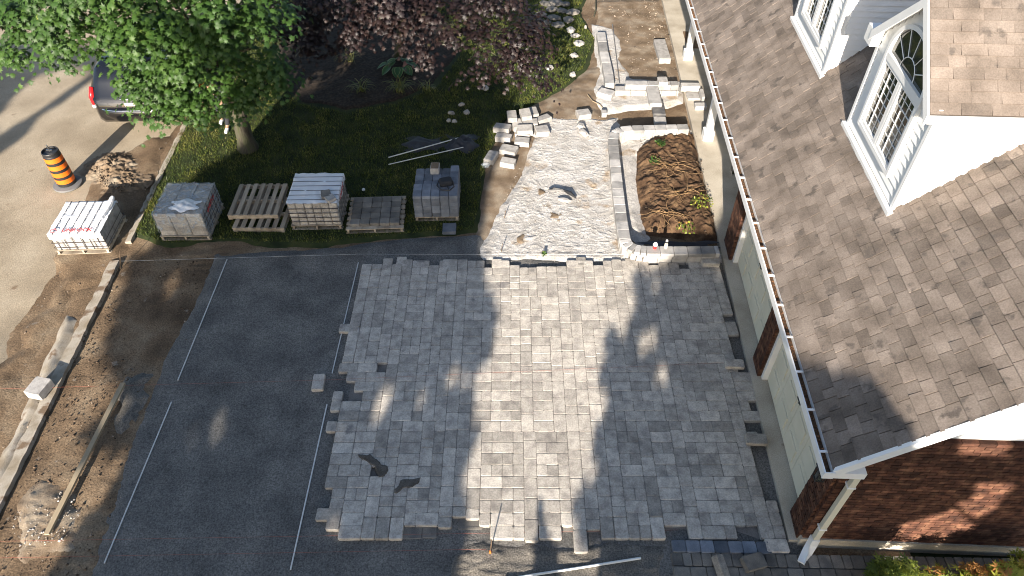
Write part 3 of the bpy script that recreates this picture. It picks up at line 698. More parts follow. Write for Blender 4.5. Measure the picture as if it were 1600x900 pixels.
# gutter: lip, back, bottom, hangers, litter
gt = MB(); hbox(gt, EW-.125, EW-.105, UG-.03, UE, 2.60, 2.725); hbox(gt, EW-.104, EW-.01, UG-.03, UE, 2.60, 2.61); hbox(gt, EW-.009, EW+.008, UG-.03, UE, 2.60, 2.70); hbox(gt, EW-.126, EW+.009, UG-.045, UG-.031, 2.598, 2.728)
gut = obj('gutter', gt, M['white'], house)
u = UG+.25
while u < 19: 
    hb = MB(); hbox(hb, EW-.104, EW-.0095, u, u+.03, 2.705, 2.722); obj('hanger', hb, M['white'], gut); u += .62
lit = MB(); hbox(lit, EW-.103, EW-.01, UG-.02, 19, 2.611, 2.64)
obj('leaf_litter', lit, M['litter'], gut)
litp = MB()
for k in range(900):
    p = HP(EW-.057+random.uniform(-.04, .04), random.uniform(UG, 19), 2.645); a = random.uniform(0, 3.1); s = random.uniform(.012, .035)
    litp.box(p, (s, s*.5, .006), rz=a, tone=random.random())
obj('litter_leaves', litp, mat('dry_leaf', [(.10, .05, .025), (.24, .12, .06)], 20, 4, .9, tone=.5), gut, kind='stuff')
# downspout
ds = MB(); P0 = HP(EW-.05, UG+.1, 2.6); 
E1 = HP(-.28, -.20, 2.56); E2 = HP(.18, -.16, 2.33); E3 = HP(.10, -.14, 2.1)
def ductpath(mb, pts, a, b):
    vs = []
    for i, p in enumerate(pts):
        d = (pts[min(i+1, len(pts)-1)]-pts[max(i-1, 0)]).normalized(); s = Uv; t = d.cross(s).normalized(); s = t.cross(d).normalized()
        vs += [p+t*x*a+s*y*b for x, y in ((-1, -1), (1, -1), (1, 1), (-1, 1))]
    fs = [(0, 1, 2, 3), tuple(range(len(vs)-1, len(vs)-5, -1))]
    for i in range(len(pts)-1):
        for k in range(4): j = (k+1) % 4; fs.append((i*4+k, i*4+4+k, i*4+4+j, i*4+j))
    mb.add(vs, fs)
ductpath(ds, [HP(EW-.03, UG+.06, 2.62), HP(EW+.0, UG+.06, 2.53), HP(-.15, -.20, 2.42), HP(.10, -.12, 2.32), HP(.14, -.10, 2.20), HP(.14, -.10, 1.1), HP(.14, -.10, .30)], .042, .038)
dso = obj('downspout', ds, M['cream'], house)
bt = MB(); ductpath(bt, [HP(.14, -.10, .38), HP(.14, -.11, .2), HP(.06, -.22, .10), HP(-.04, -.36, .07)], .058, .052); obj('downspout_boot', bt, M['white'], dso)
for z in (1.9, .7): s = MB(); hbox(s, .085, .195, -.145, -.0, z, z+.03); obj('strap', s, M['white'], dso)
# lanterns
def lantern(p, m, nm):
    mb = MB(); mb.box(p+Zv*.14, (.15, .15, .03), ax=HAX); mb.box(p-Zv*.12, (.10, .10, .02), ax=HAX); mb.box(p+Zv*.18, (.06, .06, .06), ax=HAX)
    for a in (-.055, .055):
        for b in (-.055, .055): mb.box(p+Wv*a+Uv*b, (.012, .012, .24), ax=HAX)
    mb.box(p+Wv*.12, (.20, .03, .03), ax=HAX)
    o = obj(nm, mb, M[m], house); g = MB(); g.box(p, (.085, .085, .235), ax=HAX); obj('lantern_glass', g, M['glass'], o)
lantern(HP(-.23, .04, 1.95), 'black', 'wall_lantern'); lantern(HP(-.22, 6.74, 2.0), 'metal', 'wall_lantern')
# porch columns
for i, (u, v) in enumerate(((1105, 216), (1074, 91), (1046, -40))):
    p = G(u, v, .12); mb = MB(); mb.box((p.x, p.y, .12+.13), (.26, .26, .26), rz=-HA, bev=.012); mb.box((p.x, p.y, 1.35), (.17, .17, 2.2), rz=-HA, bev=.012); mb.box((p.x, p.y, 2.5), (.24, .24, .12), rz=-HA)
    obj('porch_column', mb, M['white'], house)
# --- dormers
def dormer(wf, u0, u1):
    zb = rz_(wf)-.02; ze = 5.62; um = (u0+u1)/2; hw = (u1-u0)/2; zr = ze+.96
    wend = (ze-EZ)/SL+EW; wre = (zr-EZ)/SL+EW
    body = MB(); A = [HP(wf, u0, zb-.1), HP(wf, u1, zb-.1), HP(wf, u1, ze), HP(wf, um, zr-.04), HP(wf, u0, ze)]
    Bk = [HP(wre+.2, u0, zb-.1), HP(wre+.2, u1, zb-.1), HP(wend, u1, ze), HP(wre, um, zr-.04), HP(wend, u0, ze)]
    body.add(A+Bk, [(0, 1, 2, 3, 4)]+[(i, i+5, (i+1) % 5+5, (i+1) % 5) for i in range(5)])
    D = obj('dormer', body, M['white'], house)
    # front siding boards
    z = zb+.02; k = 0
    while z < zr-.15:
        a, b = (u0+.05, u1-.05)
        if z+.12 > ze-.0: ww = (zr-(z+.13))/.96*hw; a, b = um-ww, um+ww
        if b-a > .1:
            s = MB(); hbox(s, wf-.012, wf-.002, a, b, z, z+.115)
            s.v = [tuple(Vector(p)-(Wv*.026 if p[2] < z+.03 else Vector((0, 0, 0)))) for p in s.v]
            obj('siding_board', s, M['white'], D)
        z += .12
    for (ua, sg) in ((u0, -1), (u1, 1)):      # side siding
        z = zb+.06
        while z < ze-.15:
            ws = (z-EZ)/SL+EW
            s = MB(); ub = ua+sg*.002; uc = ua+sg*.012
            hbox(s, wf+.08, max(wf+.2, ws+.12), min(ub, uc), max(ub, uc), z, z+.096)
            s.v = [tuple(Vector(p)+(Uv*sg*.028 if p[2] < z+.03 and abs((Vector(p)-HP(0, ua, 0)).dot(Uv)) > .008 else Vector((0, 0, 0)))) for p in s.v]
            obj('siding_board', s, M['white'], D); z += .10
    for (a, b) in ((u0-.022, u0+.05), (u1-.05, u1+.022)):
        cb = MB(); hbox(cb, wf-.046, wf-.0, a, b, zb, ze); obj('corner_board', cb, M['white'], D)
    sb = MB(); hbox(sb, wf-.10, wf+.0, u0-.08, u1+.08, zb-.07, zb+.0); obj('sill_board', sb, M['white'], D)
    # roof planes
    ov, eo = .16, .05
    w0 = wf-ov; sl = .96/hw
    for sg in (-1, 1):
        ue = um+sg*(hw+eo); zee = ze-sl*eo
        wl2 = (zee-EZ)/SL+EW
        r = MB(); P = [HP(w0, ue, zee), HP(wl2, ue, zee), HP(wre+.05, um, zr), HP(w0, um, zr)]
        slab_poly(P, .04, r)
        ro = obj('dormer_roof', r, M['shingle'], D)
        upv = (HP(0, um, zr)-HP(0, ue, zee)).normalized(); Ls = (HP(0, um, zr)-HP(0, ue, zee)).length
        nn = upv.cross(Wv); nn = nn if nn.z > 0 else -nn
        jr = MB(); n = int(Ls/.162)+1; Er = Ls/n
        for k in range(n):
            w = w0+.005; lim = wl2+(wre-wl2)*(k+1)/n-.0
            while w < lim:
                L_ = random.choice([.22, .28, .33, .38]); base = HP(w, ue, zee)+upv*(k*Er)
                tabbox(jr, base, Wv, upv, nn, L_-.007, Er, random.choice([.009, .014]), random.random()); w += L_
        # each course's tabs joined (sub-part level)
        obj('shingles', jr, M['shingle'], D, kind='stuff')
        # rake fascia
        f = MB(); a, b = HP(w0, ue, zee-.005), HP(w0, um, zr-.005); P = [a, b, b-Zv*.15, a-Zv*.15]
        f.add([p-Wv*.003 for p in P]+[p-Wv*.026 for p in P], [(0, 1, 2, 3), (7, 6, 5, 4), (0, 4, 5, 1), (1, 5, 6, 2), (2, 6, 7, 3), (3, 7, 4, 0)]); obj('rake_board', f, M['white'], D)
        s = MB(); slab_poly([HP(w0+.003, ue, zee-.05), HP(wf, ue, zee-.05), HP(wf, um, zr-.05), HP(w0+.003, um, zr-.05)], .01, s); obj('soffit', s, M['white'], D)
        # boxed cornice return and eave fascia
        if sg < 0: ef = MB(); hbox(ef, w0, wl2-.02, ue-.02, ue-.004, zee-.13, zee-.012); obj('eave_board', ef, M['white'], D); continue
        cr_ = MB(); lo, hi = (um-hw-eo, um-hw+.05) if sg < 0 else (um+hw-.05, um+hw+.22)
        hbox(cr_, w0-.02, wf+.20 if sg > 0 else wf, lo, hi, ze-.26 if sg > 0 else ze-.2, ze-.02 if sg < 0 else ze-.02); obj('cornice_return', cr_, M['white'], D)
        ef = MB(); e0, e1 = (ue-.004, ue-.02) if sg < 0 else (ue+.004, ue+.02)
        hbox(ef, w0, wl2-.02, min(e0, e1), max(e0, e1), zee-.13, zee-.004); obj('eave_board', ef, M['white'], D)
    # window (arched) : frame, casements, muntins, panes
    ua, ub = um-.65, um+.63; z0, z1, zt = zb+.34, zb+1.40, zb+1.50; rx = (ub-ua)/2; ry = .56; uc = (ua+ub)/2
    wi = MB(); T = .065
    def fr(mb, a, b, c_, d, wa, wb): hbox(mb, wa, wb, a, b, c_, d)
    fr(wi, ua-T, ua, z0-T, zt, wf-.09, wf-.0); fr(wi, ub, ub+T, z0-T, zt, wf-.09, wf-.0); fr(wi, ua, ub, z0-T, z0, wf-.089, wf); fr(wi, ua, ub, z1, zt, wf-.088, wf-.0)
    n = 20
    for k in range(n):
        a0, a1 = math.pi*k/n, math.pi*(k+1)/n
        q = []
        for (r1, r2) in ((rx, ry), (rx+T, ry+T)):
            for a in (a0, a1): q.append((uc+math.cos(a)*r1, zt+math.sin(a)*r2))
        P = [HP(wf-.09, *q[0]), HP(wf-.09, *q[1]), HP(wf-.09, *q[3]), HP(wf-.09, *q[2])]; Q = [p+Wv*.09 for p in P]
        wi.add(P+Q, [(0, 1, 2, 3), (0, 4, 5, 1), (2, 6, 7, 3)])
    W_ = obj('window', wi, M['white'], D)
    g = MB(); hbox(g, wf-.036, wf-.03, ua, ub, z0, z1); obj('pane', g, M['glass'], D)
    g = MB(); P = [HP(wf-.04, uc+math.cos(math.pi*k/n)*rx, zt+math.sin(math.pi*k/n)*ry) for k in range(n+1)]; g.add(P, [tuple(range(n+1))]); obj('pane', g, M['glass'], D)
    for (a, b) in ((ua, uc-.02), (uc+.02, ub)):
        cs = MB(); t = .055
        fr(cs, a, a+t, z0, z1, wf-.075, wf-.037); fr(cs, b-t, b, z0, z1, wf-.075, wf-.037); fr(cs, a+t, b-t, z0, z0+t, wf-.074, wf-.037); fr(cs, a+t, b-t, z1-t, z1, wf-.074, wf-.037)
        obj('casement', cs, M['white'], D)
        mu = MB()
        for k in (1, 2): x = a+t+(b-a-2*t)*k/3; hbox(mu, wf-.05, wf-.037, x-.005, x+.005, z0+t, z1-t)
        for k in (1, 2, 3): zz = z0+t+(z1-z0-2*t)*k/4; hbox(mu, wf-.049, wf-.037, a+t, b-t, zz-.005, zz+.005)
        obj('muntin', mu, M['white'], D)
    mu = MB(); hbox(mu, wf-.076, wf-.037, uc-.019, uc+.019, z0, z1)
    for k in range(1, 6):
        a = math.pi*k/6; p, q = HP(wf-.047, uc+math.cos(a)*rx*.38, zt+math.sin(a)*ry*.38), HP(wf-.047, uc+math.cos(a)*rx, zt+math.sin(a)*ry); mu.tube([p, q], .008, 4)
    mu.tube([HP(wf-.047, uc+math.cos(math.pi*k/12)*rx*.38, zt+math.sin(math.pi*k/12)*ry*.38) for k in range(13)], .008, 4)
    obj('muntin', mu, M['white'], D)
for d in DORM: dormer(*d)

# ================================================================== GARDEN WALLS
def path_blocks(root, pts, wd, ln, z0, z1, m, name, jitter=.004, off=0):
    """blocks laid end to end along a polyline of ground points"""
    P = [Vector((p.x, p.y, 0)) for p in pts]
    seg = [(P[i+1]-P[i]).length for i in range(len(P)-1)]; tot = sum(seg)
    def at(s):
        for i, l in enumerate(seg):
            if s <= l or i == len(seg)-1: return P[i]+(P[i+1]-P[i])*min(1, s/l)
            s -= l
    s = off
    while s < tot-.03:
        e = min(s+ln, tot)
        if (at(s+.03)-at(s)).angle(at(min(e, tot))-at(max(e-.03, 0)), 0) > .2: e = min(s+ln*.42, tot)
        a, b = at(s), at(e); d = (b-a).normalized(); n = Vector((-d.y, d.x, 0))
        k = max(1, 1)
        mb = MB(); mb.box((0, 0, 0), ((b-a).length-.006, wd+random.uniform(-jitter, jitter), z1-z0), bev=.01)
        mid = (a+b)/2
        me = mkmesh(name, mb, M[m]); link(name, me, (mid.x, mid.y, (z0+z1)/2), root, rz=math.atan2(d.y, d.x))
        s = e
zt = .36
arc = [G(u, v, zt) for u, v in ((1076, 198), (1030, 199), (985, 200), (970, 202), (961, 207), (958, 216), (960, 240), (965, 290), (971, 340), (976, 372), (980, 381), (989, 387), (1005, 390), (1060, 391), (1124, 390))]
gwall = empty('garden_wall', (arc[7].x, arc[7].y, 0), label='low U shaped grey block wall with rounded corners around the planting bed', category='garden wall')
path_blocks(gwall, arc, .20, .30, .0, .27, 'block', 'wall_block', off=0)
path_blocks(gwall, arc, .25, .285, .272, zt, 'cap', 'cap_stone')
def slabthing(name, u, v, z0, h, w, d, rz, m, label, cat='stone block', group=None, tilt=None):
    p = G(u, v, z0+h); mb = MB(); mb.box((0, 0, h/2), (w, d, h), bev=.012); r = random.Random(int(u*31+v))
    mb.v = [(a+r.uniform(-.007, .007), b+r.uniform(-.007, .007), c+r.uniform(-.004, .004)) for a, b, c in mb.v]
    o = link(name, mkmesh(name, mb, M[m]), (p.x, p.y, z0), None, rz=rz, label=label, category=cat)
    if tilt: o.rotation_euler = (*tilt, rz)
    if group: o['group'] = group
    return o
# upper wall: row along the path and a cross row
uw = empty('edging_wall', G(950, 90, 0), label='straight row of grey edging blocks in the narrow gravel strip beyond the path', category='edging')
path_blocks(uw, [G(u, v, .25) for u, v in ((939, 50), (944, 82), (951, 113), (953, 130))], .26, .62, .05, .25, 'cap', 'edging_block')
cw = empty('step_wall', G(1010, 135, 0), label='pale two course stone step wall between the gravel strip and the porch slab', category='step wall')
path_blocks(cw, [G(u, v, .2) for u, v in ((961, 138), (1060, 139))], .26, .42, .05, .2, 'block', 'wall_block')
path_blocks(cw, [G(u, v, .34) for u, v in ((977, 129), (1060, 130))], .24, .62, .202, .34, 'cap', 'cap_stone')
lb = 'loose wall blocks around the garden walls'
slabthing('stone_block', 1036, 124, .34, .12, .26, .3, 0, 'block', 'small square block on top of the stone step wall', group=lb)
slabthing('stone_slab', 1022, 147, .20, .12, .32, .95, -.03, 'cap', 'long light grey slab laid across the step wall toward the garden', 'stone slab')
slabthing('stone_slab', 1029, 168, .10, .12, .32, .62, -.03, 'wetblock', 'dark wet stone slab between the step wall and garden wall', 'stone slab')
slabthing('stone_block', 1032, 187, .07, .14, .30, .34, -.03, 'block', 'pale block touching the far side of the garden wall', group=lb)
slabthing('stone_block', 947, 143, .05, .15, .42, .3, -.5, 'cap', 'tilted grey block at the end of the step wall', group=lb)
slabthing('stone_slab', 1035, 76, .04, .16, .34, 1.2, .0, 'block', 'long white stone slab lying on bare soil beside the porch', 'stone slab')
slabthing('stone_block', 1079, 132, .12, .16, .52, .2, 0, 'cap', 'long grey block on the porch slab in line with the step wall', group=lb)
slabthing('stone_block', 1083, 149, .12, .05, .34, .34, 0, 'block', 'flat pinkish stone on the porch slab', group=lb)
slabthing('stone_block', 1098, 145, .12, .18, .1, .42, 0, 'block', 'narrow upright stone on the porch slab beside the flat one', group=lb)
slabthing('stone_block', 1095, 163, .12, .12, .3, .2, 0, 'cap', 'grey block on the porch slab nearest the column', group=lb)
# cluster of blocks
cb_ = 'wall blocks dumped at the lawn edge'
B = [(809, 192, .05, .30, .38, 0, 'block under the upright one at the back of the pile'),
     (801, 178, .20, .26, .40, -.05, 'upper left block of the pile, standing across another'),
     (829, 189, .05, .40, .30, -.1, 'lower block beneath the tallest of the pile'),
     (821, 176, .20, .26, .40, 0, 'highest block at the back of the pile'),
     (832, 172, .05, .24, .40, .15, 'shaded bluish block behind the highest one'),
     (849, 183, .05, .40, .26, .45, 'tilted block at the right end of the back row'),
     (785, 197, .12, .40, .28, -.25, 'left block resting on another shaded one'),
     (786, 211, .05, .40, .26, -.25, 'shaded block below the left one'),
     (820, 200, .12, .40, .30, -.05, 'middle block of the front row'),
     (818, 207, .02, .38, .26, -.08, 'block half hidden under the middle one'),
     (846, 200, .05, .36, .34, .25, 'block at the right edge on pale gravel'),
     (816, 219, .05, .42, .28, -.2, 'block below the middle of the pile'),
     (795, 232, .05, .42, .28, -.25, 'block lower down on brown soil, second from the bottom'),
     (794, 251, .05, .40, .28, -.1, 'lowest block nearest the path'),
     (767, 243, .05, .26, .42, -.25, 'block at the left beside the shaded lawn')]
for u, v, z0, w, d, rz, lab in B: slabthing('stone_block', u+random.uniform(-1.5, 1.5), v+random.uniform(-1, 1), z0, random.uniform(.12, .16), w*random.uniform(.88, 1.05), d*random.uniform(.85, 1.05), rz+random.uniform(-.22, .22),  'block', 'white '+lab if 'shaded' not in lab else lab, group=cb_, tilt=(random.uniform(-.08, .08), random.uniform(-.08, .08)))
slabthing('stone_block', 912, 175, .05, .14, .36, .3, .25, 'block', 'single white block on soil at the head of the gravel path', group=lb)
slabthing('stone_block', 944, 174, .05, .12, .14, .2, 0, 'block', 'tiny white block beside the curled plastic edge strip', group=lb)
def rock(name, u, v, z0, sx, sy, sz, rz, m, label, cat='stone', group=None, seed=None):
    r = random.Random(seed or int(u*13+v)); p = G(u, v, z0+sz*.5); n = 7; mb = MB()
    rings = []
    for (q, z) in ((.9, 0), (1, .45), (.62, 1)):
        rings += [(sx/2*q*math.cos(6.283*k/n)*r.uniform(.8, 1.15), sy/2*q*math.sin(6.283*k/n)*r.uniform(.8, 1.15), sz*z*r.uniform(.92, 1.05)) for k in range(n)]
    fs = [tuple(range(2*n, 3*n)), tuple(range(n-1, -1, -1))]+[(i*n+k, i*n+(k+1) % n, i*n+n+(k+1) % n, i*n+n+k) for i in (0, 1) for k in range(n)]
    mb.add(rings, fs)
    o = link(name, mkmesh(name, mb, M[m]), (p.x, p.y, z0), None, rz=rz, label=label, category=cat)
    if group: o['group'] = group
    return o
g1 = 'stones on the shaded lawn'
for u, v, w, d, lab in ((705, 176, .2, .13, 'pale stone on the shaded lawn, left of the middle pair'), (701, 188, .14, .12, 'small pale stone on shaded grass, left of the touching pair'), (710, 189, .16, .1, 'small flat pale stone on shaded grass, right of the touching pair'), (721, 163, .2, .1, 'thin white stone on shaded grass, farthest of the small group'), (729, 175, .17, .2, 'chunky white stone on shaded grass, right of the small group'), (758, 137, .22, .26, 'white angular stone alone on shaded grass below the purple maple')):
    rock('stone', u, v, .06, w, d, .08, random.uniform(-.4, .4), 'block', lab, group=g1)
g2 = 'stones on the sunny grass strip'
for u, v, w, d, rz, lab in ((892, 46, .28, .4, .1, 'bluish flat stone at the edge of the tree shadow'), (899, 55, .3, .2, 0, 'flat stone overlapping the bluish one'), (905, 67, .34, .34, -.5, 'large white slab stone on sunny grass'), (897, 86, .27, .24, -.4, 'rounded white stone below the large slab'), (859, 105, .26, .24, -.3, 'white stone on grass beside the purple leaves'), (895, 116, .2, .22, -.7, 'small white stone on the brown grass edge'), (915, 42, .1, .1, 0, 'tiny white pebble on grass near the garden soil')):
    rock('stone', u, v, .07, w, d, .09, rz, 'block', lab, group=g2)
g3 = 'flat edging stones in the tree shade'
for i, (u, v) in enumerate(((852, 5), (868, 4), (884, 6), (862, 14), (878, 16), (845, 22), (866, 27), (850, 36), (872, 38), (888, 30), (840, 47), (895, 18))):
    rock('flagstone', u, v, .06, random.uniform(.35, .6), random.uniform(.3, .5), .09, random.uniform(-1, 1), 'oldpaver', 'grey flagstone in the shaded row at the top edge of the lawn', 'flagstone', g3, seed=50+i)  # darker stone material puts the tree shade into the flagstones' colour
rock('stone', 958-50, 197, .07, .22, .3, .12, .4, 'block', 'thin white stone leaning on the gravel near the wall corner, farther one', group='leaning chips'); rock('stone', 912, 207, .07, .2, .36, .12, .5, 'block', 'thin white stone leaning on the gravel near the wall corner, nearer one', group='leaning chips')
rock('stone', 881, 312, .07, .34, .15, .06, -.25, 'block', 'long white broken stone below the black tool on the gravel')

# ================================================================== SMALL THINGS
def tubething(name, pts, r, m, label, cat, n=8, group=None):
    mb = MB(); mb.tube(pts, r, n); o = obj(name, mb, M[m], label=label, category=cat)
    if group: o['group'] = group
    return o
gp_ = 'thin screed pipes on the bedding sand'
tubething('screed_pipe', [G(355, 405, .045), G(278, 594, .045)], .011, 'alu', 'thin white pipe on dark sand, farther one of the left line', 'pipe', group=gp_)
tubething('screed_pipe', [G(268, 628, .045), G(163, 880, .045)], .011, 'alu', 'thin white pipe on dark sand, nearer one of the left line', 'pipe', group=gp_)
tubething('screed_pipe', [G(560, 410, .045), G(519, 583, .045)], .010, 'alu', 'thin white pipe beside the patio, farther one of the right line', 'pipe', group=gp_)
tubething('screed_pipe', [G(511, 632, .045), G(454, 890, .045)], .012, 'alu', 'thin white pipe beside the patio, nearer one of the right line', 'pipe', group=gp_)
tubething('white_pipe', [G(790, 905, .07), G(1001, 872, .07)], .020, 'alu', 'white pipe lying at an angle on the sand by the bottom edge', 'pipe')
tubething('pole', [G(607, 246, .10), G(725, 213, .14)], .014, 'alu', 'white pole on the shaded lawn, farther of two', 'pole', group='poles on the lawn')
tubething('pole', [G(607, 257, .09), G(724, 230, .13)], .012, 'alu', 'white pole on the shaded lawn, nearer of two', 'pole', group='poles on the lawn')
tubething('iron_bar', [G(957, 38, .09), G(968, 130, .09)], .014, 'rubber', 'thin grey bar lying on the gravel beside the edging row', 'bar')
gs_ = 'red mason strings over the driveway'
tubething('mason_string', [G(-20, 608, .12), G(500, 594, .12), G(1150, 566, .12)], .0017, 'string', 'red string line stretched across the middle of the patio', 'string', 4, gs_)
tubething('mason_string', [G(-20, 846, .10), G(1060, 828, .10)], .0017, 'string', 'red string line just in front of the patio edge', 'string', 4, gs_)
tubething('mason_string', [G(-20, 872, .10), G(760, 858, .10)], .0017, 'string', 'red string line nearest the bottom of the picture', 'string', 4, gs_)
tubething('mason_string', [G(190, 408, .10), G(560, 397, .10), G(1130, 398, .10)], .002, 'alu', 'pale string line behind the far patio edge', 'string', 4)
def stake(u, v, h, label, lean=(.03, .05), m='rubber', flag=None):
    p = G(u, v, .03); mb = MB(); mb.tube([p, p+Vector((lean[0], lean[1], h))], .009, 6)
    o = obj('stake', mb, M[m], label=label, category='stake')
    if flag: f = MB(); f.box(p+Zv*.05, (.03, .03, .07), bev=.005); obj('paint_mark', f, M['orange'], o)
stake(766, 865, .36, 'thin rusty steel stake with orange paint at the front of the patio', flag=1, m='clod')
stake(783, 395, .22, 'thin rusty stake in gravel at the far edge of the patio', m='clod')
stake(788, 342, .2, 'short thin stake in brown soil left of the gravel', m='clod')
stake(188, 420, .42, 'thin dark stake standing at the end of the lower kerb', lean=(.12, .1), m='clod')
# plank
a, b = G(193, 600, .11), G(74, 836, .09); d = (b-a).normalized(); n = Vector((-d.y, d.x, 0)).normalized()
mb = MB(); mb.box((a+b)/2+Zv*.02, ((b-a).length, .08, .045), ax=(d, n, d.cross(n))); obj('plank', mb, M['plank'], label='long weathered timber plank lying diagonally on the soil beside the driveway', category='plank')
# door mat
p = G(1082, 63, .12); mb = MB(); mb.box((p.x+.35, p.y, .13), (1.15, 1.05, .02), rz=-HA, bev=.005); obj('door_mat', mb, M['mat'], label='brown door mat on the porch slab behind the white column', category='door mat')
# cups on the garden wall
p = G(1023, 388, zt); mb = MB(); mb.lathe((p.x, p.y, zt), [(.035, 0), (.042, .06), (.045, .09)], 16); o = obj('drink_cup', mb, M['redink'], label='red cup with white lid on the garden wall, left of the two', category='cup')
mb = MB(); mb.lathe((p.x, p.y, zt+.091), [(.05, 0), (.052, .012), (.045, .035), (.03, .06)], 16); obj('lid', mb, M['white'], o, smooth=False)
p = G(1040, 387, zt); mb = MB(); mb.lathe((p.x, p.y, zt), [(.033, 0), (.036, .02), (.036, .11), (.02, .14)], 16); o = obj('drink_bottle', mb, M['cream'], label='cream bottle with black neck and white cap on the garden wall', category='bottle')
mb = MB(); mb.lathe((p.x, p.y, zt+.141), [(.03, 0), (.03, .04)], 16); obj('bottle_collar', mb, M['black'], o)
mb = MB(); mb.lathe((p.x, p.y, zt+.182), [(.026, 0), (.022, .03)], 16); obj('cap', mb, M['white'], o)
# grab tool on gravel
p = G(872, 300, .1); mb = MB()
mb.tube([p+Vector((-.22, .05, .02)), p+Vector((-.1, .12, .03)), p+Vector((.12, .05, .03)), p+Vector((.14, .0, .03)), p+Vector((-.05, .03, .03)), p+Vector((-.22, .05, .02))], .016, 6)
mb.tube([p+Vector((.13, .03, .03)), p+Vector((.28, -.08, .03)), p+Vector((.4, -.22, .01))], [.025, .05, .015], 6)
obj('hand_tool', mb, M['black'], label='black looped handle tool lying on the pale gravel path', category='tool')
# crumpled bottle by blocks
rock('plastic_bag', 759, 257, .05, .22, .18, .12, .3, 'wrapclear', 'crumpled clear plastic by the leftmost stone block', 'plastic bag')
rock('litter', 568, 296, .06, .09, .08, .05, .3, 'white', 'tiny white scrap on the shaded lawn behind the low pallet', 'litter')
# tarp on lawn
def crumple(name, c, sx, sy, h, m, label, cat, seed, rz=0):
    n = 16; mb = MB(); r = random.Random(seed)
    for j in range(n+1):
        for i in range(n+1):
            a, b = i/n*2-1, j/n*2-1; e = max(0, 1-(a*a+b*b)**1.2)
            x, y = a*sx/2*(1+.2*math.sin(5*b+seed)), b*sy/2*(1+.25*math.sin(4*a+seed*2))
            mb.v.append((x*math.cos(rz)-y*math.sin(rz)+c.x, x*math.sin(rz)+y*math.cos(rz)+c.y, c.z+.01+e*h*(.6+.5*math.sin(7*a+3*b+seed)*math.cos(6*b-2*a)+.3*r.random()))); mb.t.append(.5)
    for j in range(n):
        for i in range(n): k = j*(n+1)+i; mb.f.append((k, k+1, k+n+2, k+n+1))
    return obj(name, mb, M[m], smooth=True, label=label, category=cat)
crumple('tarp', G(722, 225, .06), .75, .7, .16, 'tarp', 'crumpled dark tarp over the pole ends on the shaded lawn', 'tarp', 3)
crumple('tarp', G(662, 226, .06), .95, .6, .07, 'tarp', 'flat dark sheet on the shaded lawn beneath the poles', 'tarp', 8)
# dark landscape fabric strip in the planting bed
crumple('landscape_fabric', G(1060, 383, .1), 1.5, .22, .06, 'tarp', 'black fabric strip inside the near side of the garden wall', 'fabric', 5)
# plastic edging curl
tubething('edge_strip', [G(918, 148, .08), G(926, 158, .1), G(938, 164, .08), G(941, 168, .07)], .012, 'plank', 'curled tan plastic strip at the corner of the gravel', 'edging strip')
tubething('root', [G(931, 0, .09), G(931, 14, .14), G(928, 26, .06)], .02, 'bark', 'bare curved root sticking out of the soil at the top', 'root')
M['rootc'] = mat('root', [(.12, .07, .035), (.28, .18, .09)], 9, 5, .9)
# roots and weeds in the bed
for i, (u, v) in enumerate(((1050, 262), (1062, 300), (1040, 330))):
    mb = MB(); p = G(u, v, .28)
    for k in range(16):
        a = random.uniform(0, 6.28); q = p.copy()+Vector((random.uniform(-.2, .2), random.uniform(-.15, .15), 0)); P = [q.copy()]
        for s in range(5): a += random.uniform(-.5, .5); q = q+Vector((math.cos(a)*.11, math.sin(a)*.11, random.uniform(-.03, .035))); P.append(q.copy())
        mb.tube(P, [.009, .007, .006, .005, .004, .002], 5)
    obj('dead_roots', mb, M['rootc'], label=['tangle of dead orange roots at the back of the planting bed', 'tangle of dead roots in the middle of the planting bed', 'tangle of dead roots at the front of the planting bed'][i], category='roots')
def weed(name, u, v, z, n, r, m, label, size=.06, cat='weed', tpl=QUAD):
    p = G(u, v, z); a = rng.uniform(0, 6.28, n); q = r*np.sqrt(rng.random(n))
    P = np.stack([p.x+np.cos(a)*q, p.y+np.sin(a)*q, z+rng.uniform(0, .1, n)], 1); Nn = rng.normal(size=(n, 3))*.5+np.array([0, 0, 1])
    return leaves(name, P, Nn, size, tpl, M[m], rng.random(n), label=label, category=cat)
weed('weed', 1032, 225, .25, 70, .14, 'leafA', 'small green weed at the back left of the planting bed')
weed('weed', 1022, 253, .25, 70, .14, 'leafA', 'small green weed in the left of the planting bed')
weed('cut_leaves', 1096, 318, .26, 110, .26, 'leafD', 'pale green wilted leaves at the right of the planting bed', cat='leaves')
weed('cut_leaves', 1072, 358, .22, 60, .22, 'leafD', 'pale green wilted leaves at the front of the planting bed', cat='leaves')
weed('weed', 850, 398, .07, 25, .05, 'leafA', 'tiny green weed in the gravel near the patio edge')

